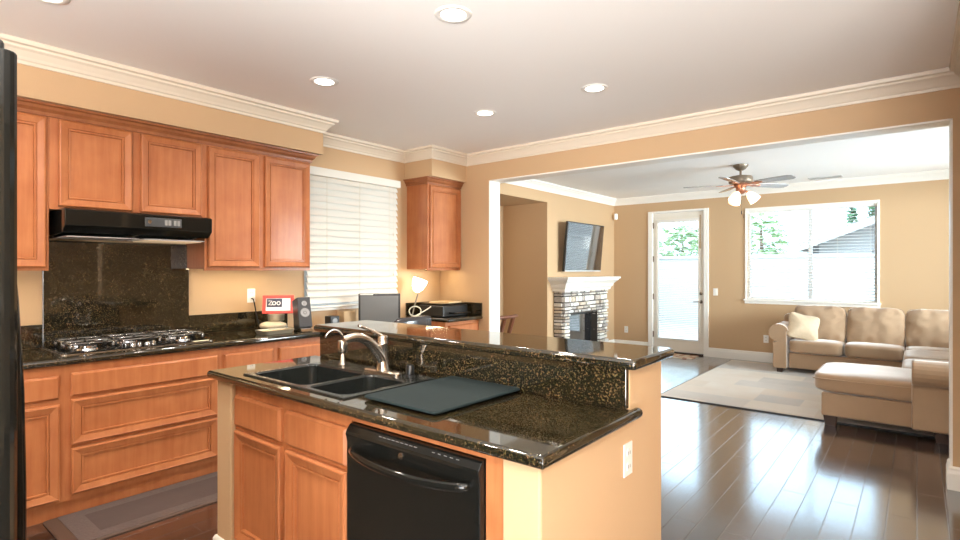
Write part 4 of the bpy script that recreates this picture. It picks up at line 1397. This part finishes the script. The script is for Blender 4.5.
b = BM()
M0 = [(0.0, 1.085), (0.012, 1.085), (0.018, 1.12), (0.045, 1.15), (0.055, 1.185), (0.090, 1.225), (0.115, 1.240), (0.120, 1.262), (0.142, 1.268), (0.142, 1.300), (0.0, 1.300)]
sweep(b, M0, [(XL + 0.001, 7.00 + 0.0), (-4.075, 7.00), (-4.075, 8.51), (XL + 0.001, 8.51)])
box(b, XL + 0.001, -4.076, 7.001, 8.509, 1.09, 1.30)
obj('mantel', b, 'trim', t)
obj('firebox', box(BM(), XL + 0.004, XL + 0.012, 7.225, 8.135, 0.0, 0.73), 'fire_dark', t)
obj('glass_door', box(BM(), XL + 0.04, XL + 0.048, 7.24, 8.12, 0.06, 0.715), 'screen', t)
b = gridwall(BM(), 'x', XL + 0.035, XL + 0.058, 7.222, 8.138, 0.0, 0.733, [(7.26, 8.10, 0.08, 0.695)])
obj('door_frame', b, 'black_satin', t, bevel=0.003)

# television
t = thing('television', 'large flat black television mounted on the wall above the mantel', 'television', (-4.22, 7.755, 1.77))
tl = Matrix.Translation((-4.15, 7.755, 1.77)) @ Matrix.Rotation(math.radians(5), 4, 'Y')
obj('housing', box(BM(), -0.02, 0.02, -0.605, 0.605, -0.385, 0.385, tl), 'black_satin', t, bevel=0.004)
obj('screen', box(BM(), 0.0205, 0.0215, -0.59, 0.59, -0.365, 0.372, tl), 'screen', t)
obj('bezel_strip', box(BM(), 0.0205, 0.023, -0.59, 0.59, -0.384, -0.366, tl), 'grey_metal', t)
b = box(BM(), XL + 0.001, XL + 0.02, 7.5, 8.0, 1.6, 1.95)
box(b, XL + 0.02, -4.165, 7.68, 7.83, 1.66, 1.88)
obj('wall_mount', b, 'black_matte', t)

# ------------------------------------------------------------------ ceiling fan
fxc, fyc = -1.665, 7.07
t = thing('ceiling_fan', 'bronze ceiling fan with lit glass shades in the living room', 'ceiling fan', (fxc, fyc, ZC))
obj('canopy', lathe(BM(), [(0.001, 2.688), (0.085, 2.688), (0.083, 2.668), (0.055, 2.635), (0.028, 2.620), (0.001, 2.620)], fxc, fyc, 0, 28), 'fan_bronze', t, smooth=True, autosmooth=50)
obj('downrod', tube(BM(), [(fxc, fyc, 2.63), (fxc, fyc, 2.55)], 0.013, 12), 'fan_bronze', t, smooth=True)
obj('motor_housing', lathe(BM(), [(0.001, 2.560), (0.06, 2.558), (0.125, 2.545), (0.135, 2.53), (0.135, 2.475), (0.125, 2.462), (0.07, 2.455), (0.001, 2.455)], fxc, fyc, 0, 32), 'fan_bronze', t, smooth=True, autosmooth=40)
obj('switch_housing', lathe(BM(), [(0.001, 2.456), (0.075, 2.454), (0.08, 2.435), (0.055, 2.41), (0.05, 2.37), (0.06, 2.355), (0.03, 2.335), (0.001, 2.333)], fxc, fyc, 0, 24), 'fan_copper', t, smooth=True, autosmooth=50)
for k in range(5):
    a = math.radians(51 + 72 * k)
    mx = Matrix.Translation((fxc, fyc, 2.452)) @ Matrix.Rotation(a, 4, 'Z') @ Matrix.Rotation(math.radians(-12), 4, 'X')
    b = BM()
    outline = [(0.20, -0.052), (0.30, -0.058), (0.50, -0.068), (0.60, -0.066), (0.645, -0.045), (0.655, 0.0), (0.645, 0.045), (0.60, 0.066), (0.50, 0.068), (0.30, 0.058), (0.20, 0.052)]
    loft(b, [[mx @ Vector((x, y, z)) for x, y in outline] for z in (-0.004, 0.004)])
    bl = obj('blade', b, 'blade', t, bevel=0.002)
    b = BM()
    br = [(0.06, -0.018), (0.13, -0.014), (0.18, -0.035), (0.25, -0.030), (0.28, 0.0), (0.25, 0.030), (0.18, 0.035), (0.13, 0.014), (0.06, 0.018)]
    loft(b, [[mx @ Vector((x, y, z)) for x, y in br] for z in (-0.012, -0.0045)])
    obj('blade_bracket', b, 'fan_copper', t, bevel=0.002)
for k in range(3):
    a = math.radians(39 - 40 - 100 * k - (30 if k == 2 else 0))
    d = Vector((math.cos(a), math.sin(a), 0))
    p0 = Vector((fxc, fyc, 2.365)) + d * 0.045
    p1 = Vector((fxc, fyc, 2.345)) + d * 0.085
    arm = obj('lamp_arm', tube(BM(), [p0, (p0 + p1) / 2 + Vector((0, 0, 0.008)), p1], 0.012, 8), 'fan_copper', t, smooth=True)
    ax = (d * 0.62 + Vector((0, 0, -0.78))).normalized()
    rot = ax.to_track_quat('Z', 'Y').to_matrix().to_4x4() @ Matrix.Scale(1.12, 4)
    b = lathe(BM(), [(0.020, 0.0), (0.030, 0.012), (0.045, 0.045), (0.055, 0.085), (0.062, 0.115), (0.059, 0.115), (0.050, 0.08), (0.001, 0.06)], p1.x, p1.y, p1.z, 20, False, False, rot)
    obj('glass_shade', b, 'shade_glow', t, smooth=True)
obj('pull_chain', tube(BM(), [(fxc + 0.02, fyc - 0.03, 2.34), (fxc + 0.02, fyc - 0.03, 2.12)], 0.0025, 5), 'fan_bronze', t)
obj('chain_fob', lathe(BM(), [(0.001, 0.03), (0.007, 0.015), (0.007, -0.015), (0.001, -0.025)], fxc + 0.02, fyc - 0.03, 2.105, 10), 'dark_wood', t, smooth=True)

# ceiling vent
t = thing('ceiling_vent', 'grey slotted air vent in the living room ceiling', 'vent', (-0.98, 8.75, ZC))
b = gridwall(BM(), 'x', -0.19, 0.19, -0.08, 0.08, 0, 0.01, [])
b.free()
b = BM()
vx0, vx1, vy0, vy1 = -1.18, -0.79, 8.68, 8.84
for a0, a1, c0, c1 in ((vx0, vx1, vy0, vy0 + 0.02), (vx0, vx1, vy1 - 0.02, vy1), (vx0, vx0 + 0.02, vy0 + 0.02, vy1 - 0.02), (vx1 - 0.02, vx1, vy0 + 0.02, vy1 - 0.02)):
    box(b, a0, a1, c0, c1, ZC - 0.010, ZC - 0.0005)
obj('frame', b, 'grey_metal', t, bevel=0.002)
b = BM()
for k in range(6):
    mx = Matrix.Translation(((vx0 + vx1) / 2, vy0 + 0.03 + 0.02 * k, ZC - 0.006)) @ Matrix.Rotation(math.radians(40), 4, 'X')
    box(b, -0.175, 0.175, -0.008, 0.008, -0.0008, 0.0008, mx)
obj('louvre', b, 'grey_metal', t)

# ------------------------------------------------------------------ rugs
b = loft(BM(), [rrect(-2.24, 1.2, 5.92, 8.98, 0.001, 0.01), rrect(-2.24, 1.2, 5.92, 8.98, 0.011, 0.01), rrect(-2.235, 1.195, 5.925, 8.975, 0.013, 0.01)])
t = thing('area_rug', 'large beige and grey patchwork rug under the sectional sofa', 'rug', (-0.5, 7.4, 0))
obj('pile', b, 'rug', t)
b = gridwall(BM(), 'y', 0, 1, 0, 1, 0, 1, [])
b.free()
b = loft(BM(), [rrect(-2.252, 1.212, 5.905, 8.992, 0.0008, 0.01), rrect(-2.252, 1.212, 5.905, 8.992, 0.0105, 0.01), rrect(-2.24, 1.2, 5.92, 8.98, 0.0105, 0.01), rrect(-2.24, 1.2, 5.92, 8.98, 0.0008, 0.01)], False, False)
obj('binding', b, 'black_matte', t)
t = thing('doormat', 'small woven doormat inside the patio door', 'mat', (-3.10, 8.83, 0))
b = BM()
for i in range(10):
    for j in range(6):
        x0, y0 = -3.42 + 0.066 * i, 8.63 + 0.07 * j
        box(b, x0, x0 + 0.066, y0, y0 + 0.07, 0.001, 0.010)
obj('weave', b, 'doormat', t)

# ------------------------------------------------------------------ sectional sofa
ZR = 0.0135   # stands on the rug
t = thing('sectional_sofa', 'tan sectional sofa with chaise under the living room window', 'sofa', (-0.4, 7.8, ZR))
SO = 'sofa'
# back run along the far wall
bY0, bY1 = 8.32, 9.02
obj('base', box(BM(), -1.36, 1.15, bY0 + 0.02, bY1, 0.075, 0.285), SO, t, bevel=0.015, seg=3)
obj('back_frame', box(BM(), -1.50, 1.15, bY1 - 0.22, bY1 + 0.02, 0.075, 0.78), SO, t, bevel=0.05, seg=4)
prof = [(-1.375, 0.075), (-1.375, 0.57)]
cxr, czr, rr = -1.468, 0.552, 0.122
for k in range(15):
    a = math.radians(20 + 250 * k / 14)
    prof.append((cxr + rr * math.cos(a), czr + rr * math.sin(a)))
prof += [(-1.535, 0.43), (-1.535, 0.075)]
obj('arm', prism(BM(), prof, 'y', bY0 - 0.06, bY1 - 0.02), SO, t, bevel=0.018, seg=3)
for x0, x1 in ((-1.365, -0.735), (-0.735, -0.115), (-0.115, 0.50)):
    obj('seat_cushion', cushion(BM(), (x0 + x1) / 2, (bY0 + 8.80) / 2 - 0.02, 0.375, x1 - x0 - 0.006, 8.80 - bY0 + 0.04, 0.175, 7, 11, 0.12, None, 0.003), SO, t, smooth=True)
for x0, x1 in ((-1.36, -0.735), (-0.735, -0.115), (-0.115, 0.50)):
    mx = Matrix.Rotation(math.radians(68), 4, 'X')
    obj('back_cushion', cushion(BM(), (x0 + x1) / 2, 8.74, 0.635, x1 - x0 + 0.004, 0.56, 0.20, 5.5, 19, 0.30, mx, 0.011), SO, t, smooth=True)
    pts = [mx @ Vector((px, py, 0.062)) + Vector(((x0 + x1) / 2, 8.74, 0.635)) for px, py, _ in rrect(-(x1 - x0) / 2 + 0.016, (x1 - x0) / 2 - 0.016, -0.265, 0.265, 0, 0.05, 5)]
    pts.append(pts[0])
    obj('piping', tube(BM(), pts, 0.006, 6), SO, t, smooth=True)
# right run towards the kitchen
obj('base', box(BM(), -0.10, 1.15, 6.64, 8.30, 0.075, 0.285), SO, t, bevel=0.015, seg=3)
obj('seat_cushion', cushion(BM(), 0.27, 7.03, 0.385, 0.78, 0.80, 0.175, 7, 11, 0.1, None, 0.003), SO, t, smooth=True)
obj('seat_cushion', cushion(BM(), 0.27, 7.86, 0.385, 0.78, 0.82, 0.175, 7, 11, 0.1, None, 0.003), SO, t, smooth=True)
obj('back_frame', box(BM(), 0.92, 1.17, 5.78, 8.80, 0.075, 0.78), SO, t, bevel=0.05, seg=4)
for y in (6.25, 7.05, 7.85):
    mx = Matrix.Rotation(math.radians(-70), 4, 'Y')
    obj('back_cushion', cushion(BM(), 0.82, y, 0.64, 0.50, 0.78, 0.20, 4.5, 9, 0.25, mx, 0.008), SO, t, smooth=True)
# chaise at the near end
cY0, cY1 = 5.76, 6.62
obj('chaise_base', box(BM(), -0.68, 0.92, cY0, cY1, 0.085, 0.300), SO, t, bevel=0.02, seg=3)
obj('chaise_cushion', cushion(BM(), 0.0, (cY0 + cY1) / 2 - 0.005, 0.385, 1.50, cY1 - cY0 + 0.05, 0.175, 8, 13, 0.10, None, 0.003), SO, t, smooth=True)
pts = [Vector(p) for p in rrect(-0.745, 0.745, cY0 - 0.028, cY1 + 0.02, 0.425, 0.05, 6)]
pts.append(pts[0])
obj('piping', tube(BM(), pts, 0.006, 6), SO, t, smooth=True)
# short rolled arm on the near side of the chaise
prof = []
cyr, czr, rr = cY0 + 0.012, 0.545, 0.118
prof = [(cY0 + 0.125, 0.085), (cY0 + 0.125, 0.55)]
for k in range(15):
    a = math.radians(10 + 225 * k / 14)
    prof.append((cyr + 0.0 + rr * math.cos(a), czr + rr * math.sin(a)))
prof += [(cY0 - 0.055, 0.425), (cY0 - 0.055, 0.085)]
obj('arm', prism(BM(), prof, 'x', -0.035, 1.10), SO, t, bevel=0.018, seg=3)
def leg(x, y, s=0.07):
    return loft(BM(), [rrect(x - s * 0.38, x + s * 0.38, y - s * 0.38, y + s * 0.38, ZR + 0.0006, 0.005), rrect(x - s / 2, x + s / 2, y - s / 2, y + s / 2, 0.088, 0.005)])
for x, y in ((-1.46, 8.33), (-0.62, 6.50), (-1.46, 8.95), (0.95, 6.0)):
    obj('leg', leg(x, y, 0.085), 'dark_wood', t)
def leg0(x, y, s=0.09):
    return loft(BM(), [rrect(x - s * 0.38, x + s * 0.38, y - s * 0.38, y + s * 0.38, 0.0006, 0.005), rrect(x - s / 2, x + s / 2, y - s / 2, y + s / 2, 0.10, 0.005)])
for x, y in ((-0.61, 5.82), (0.16, 5.79)):
    obj('leg', leg0(x, y, 0.11), 'dark_wood', t)

mx = Matrix.Rotation(math.radians(25), 4, 'Z') @ Matrix.Rotation(math.radians(62), 4, 'X') @ Matrix.Rotation(math.radians(-14), 4, 'Z')
b = BM()
tmp = cushion(BM(), 0, 0, 0, 0.35, 0.35, 0.15, 5.0, 11, 0.0)
for v in tmp.verts:
    p = v.co
    fall = 1 - 0.75 * max(abs(p.x), abs(p.y)) ** 2 / 0.0306
    v.co = Vector((p.x * (1 + 0.18 * abs(p.y) / 0.2), p.y * (1 + 0.18 * abs(p.x) / 0.2), p.z * max(0.12, fall)))
    v.co = mx @ v.co + Vector((-1.20, 8.43, 0.635))
o = obj('throw_pillow', tmp, 'pillow', smooth=True)
b.free()
tag(o, 'pale beige throw pillow leaning in the left corner of the sofa', 'pillow')

# ------------------------------------------------------------------ wooden chair in the side recess
t = thing('wooden_chair', 'red-brown wooden chair in the recess behind the opening jamb', 'chair', (-4.45, 5.62, 0))
sx0, sx1, sy0, sy1 = -4.70, -4.28, 5.42, 5.84
obj('seat', cushion(BM(), -4.49, 5.63, 0.455, 0.43, 0.44, 0.05, 6, 5), 'chair_wood', t, smooth=True)
for x, y, h in ((sx0 + 0.03, sy0 + 0.03, 0.43), (sx0 + 0.03, sy1 - 0.03, 0.43), (-4.185, sy0 + 0.03, 0.80), (-4.185, sy1 - 0.03, 0.80)):
    xt = x if h < 0.5 else x + 0.02
    xb = x if h < 0.5 else x - 0.09
    obj('leg', tube(BM(), [(xb, y, 0.0), (xb, y, 0.43)] + ([(xt, y, 0.80)] if h > 0.5 else []), 0.019, 8), 'chair_wood', t, smooth=True)
b = BM()
pts = [(-4.165 + 0.05 * (1 - (q ** 2)), 5.63 + 0.24 * q, 0.80) for q in [-1 + k / 6 for k in range(13)]]
tube(b, pts, 0.042, 8, True, 0.6)
obj('top_rail', b, 'chair_wood', t, smooth=True)
for q in (-0.5, 0, 0.5):
    obj('back_slat', tube(BM(), [(-4.27, 5.63 + 0.19 * q * 2, 0.46), (-4.16, 5.63 + 0.19 * q * 2, 0.80)], 0.030, 8), 'chair_wood', t)
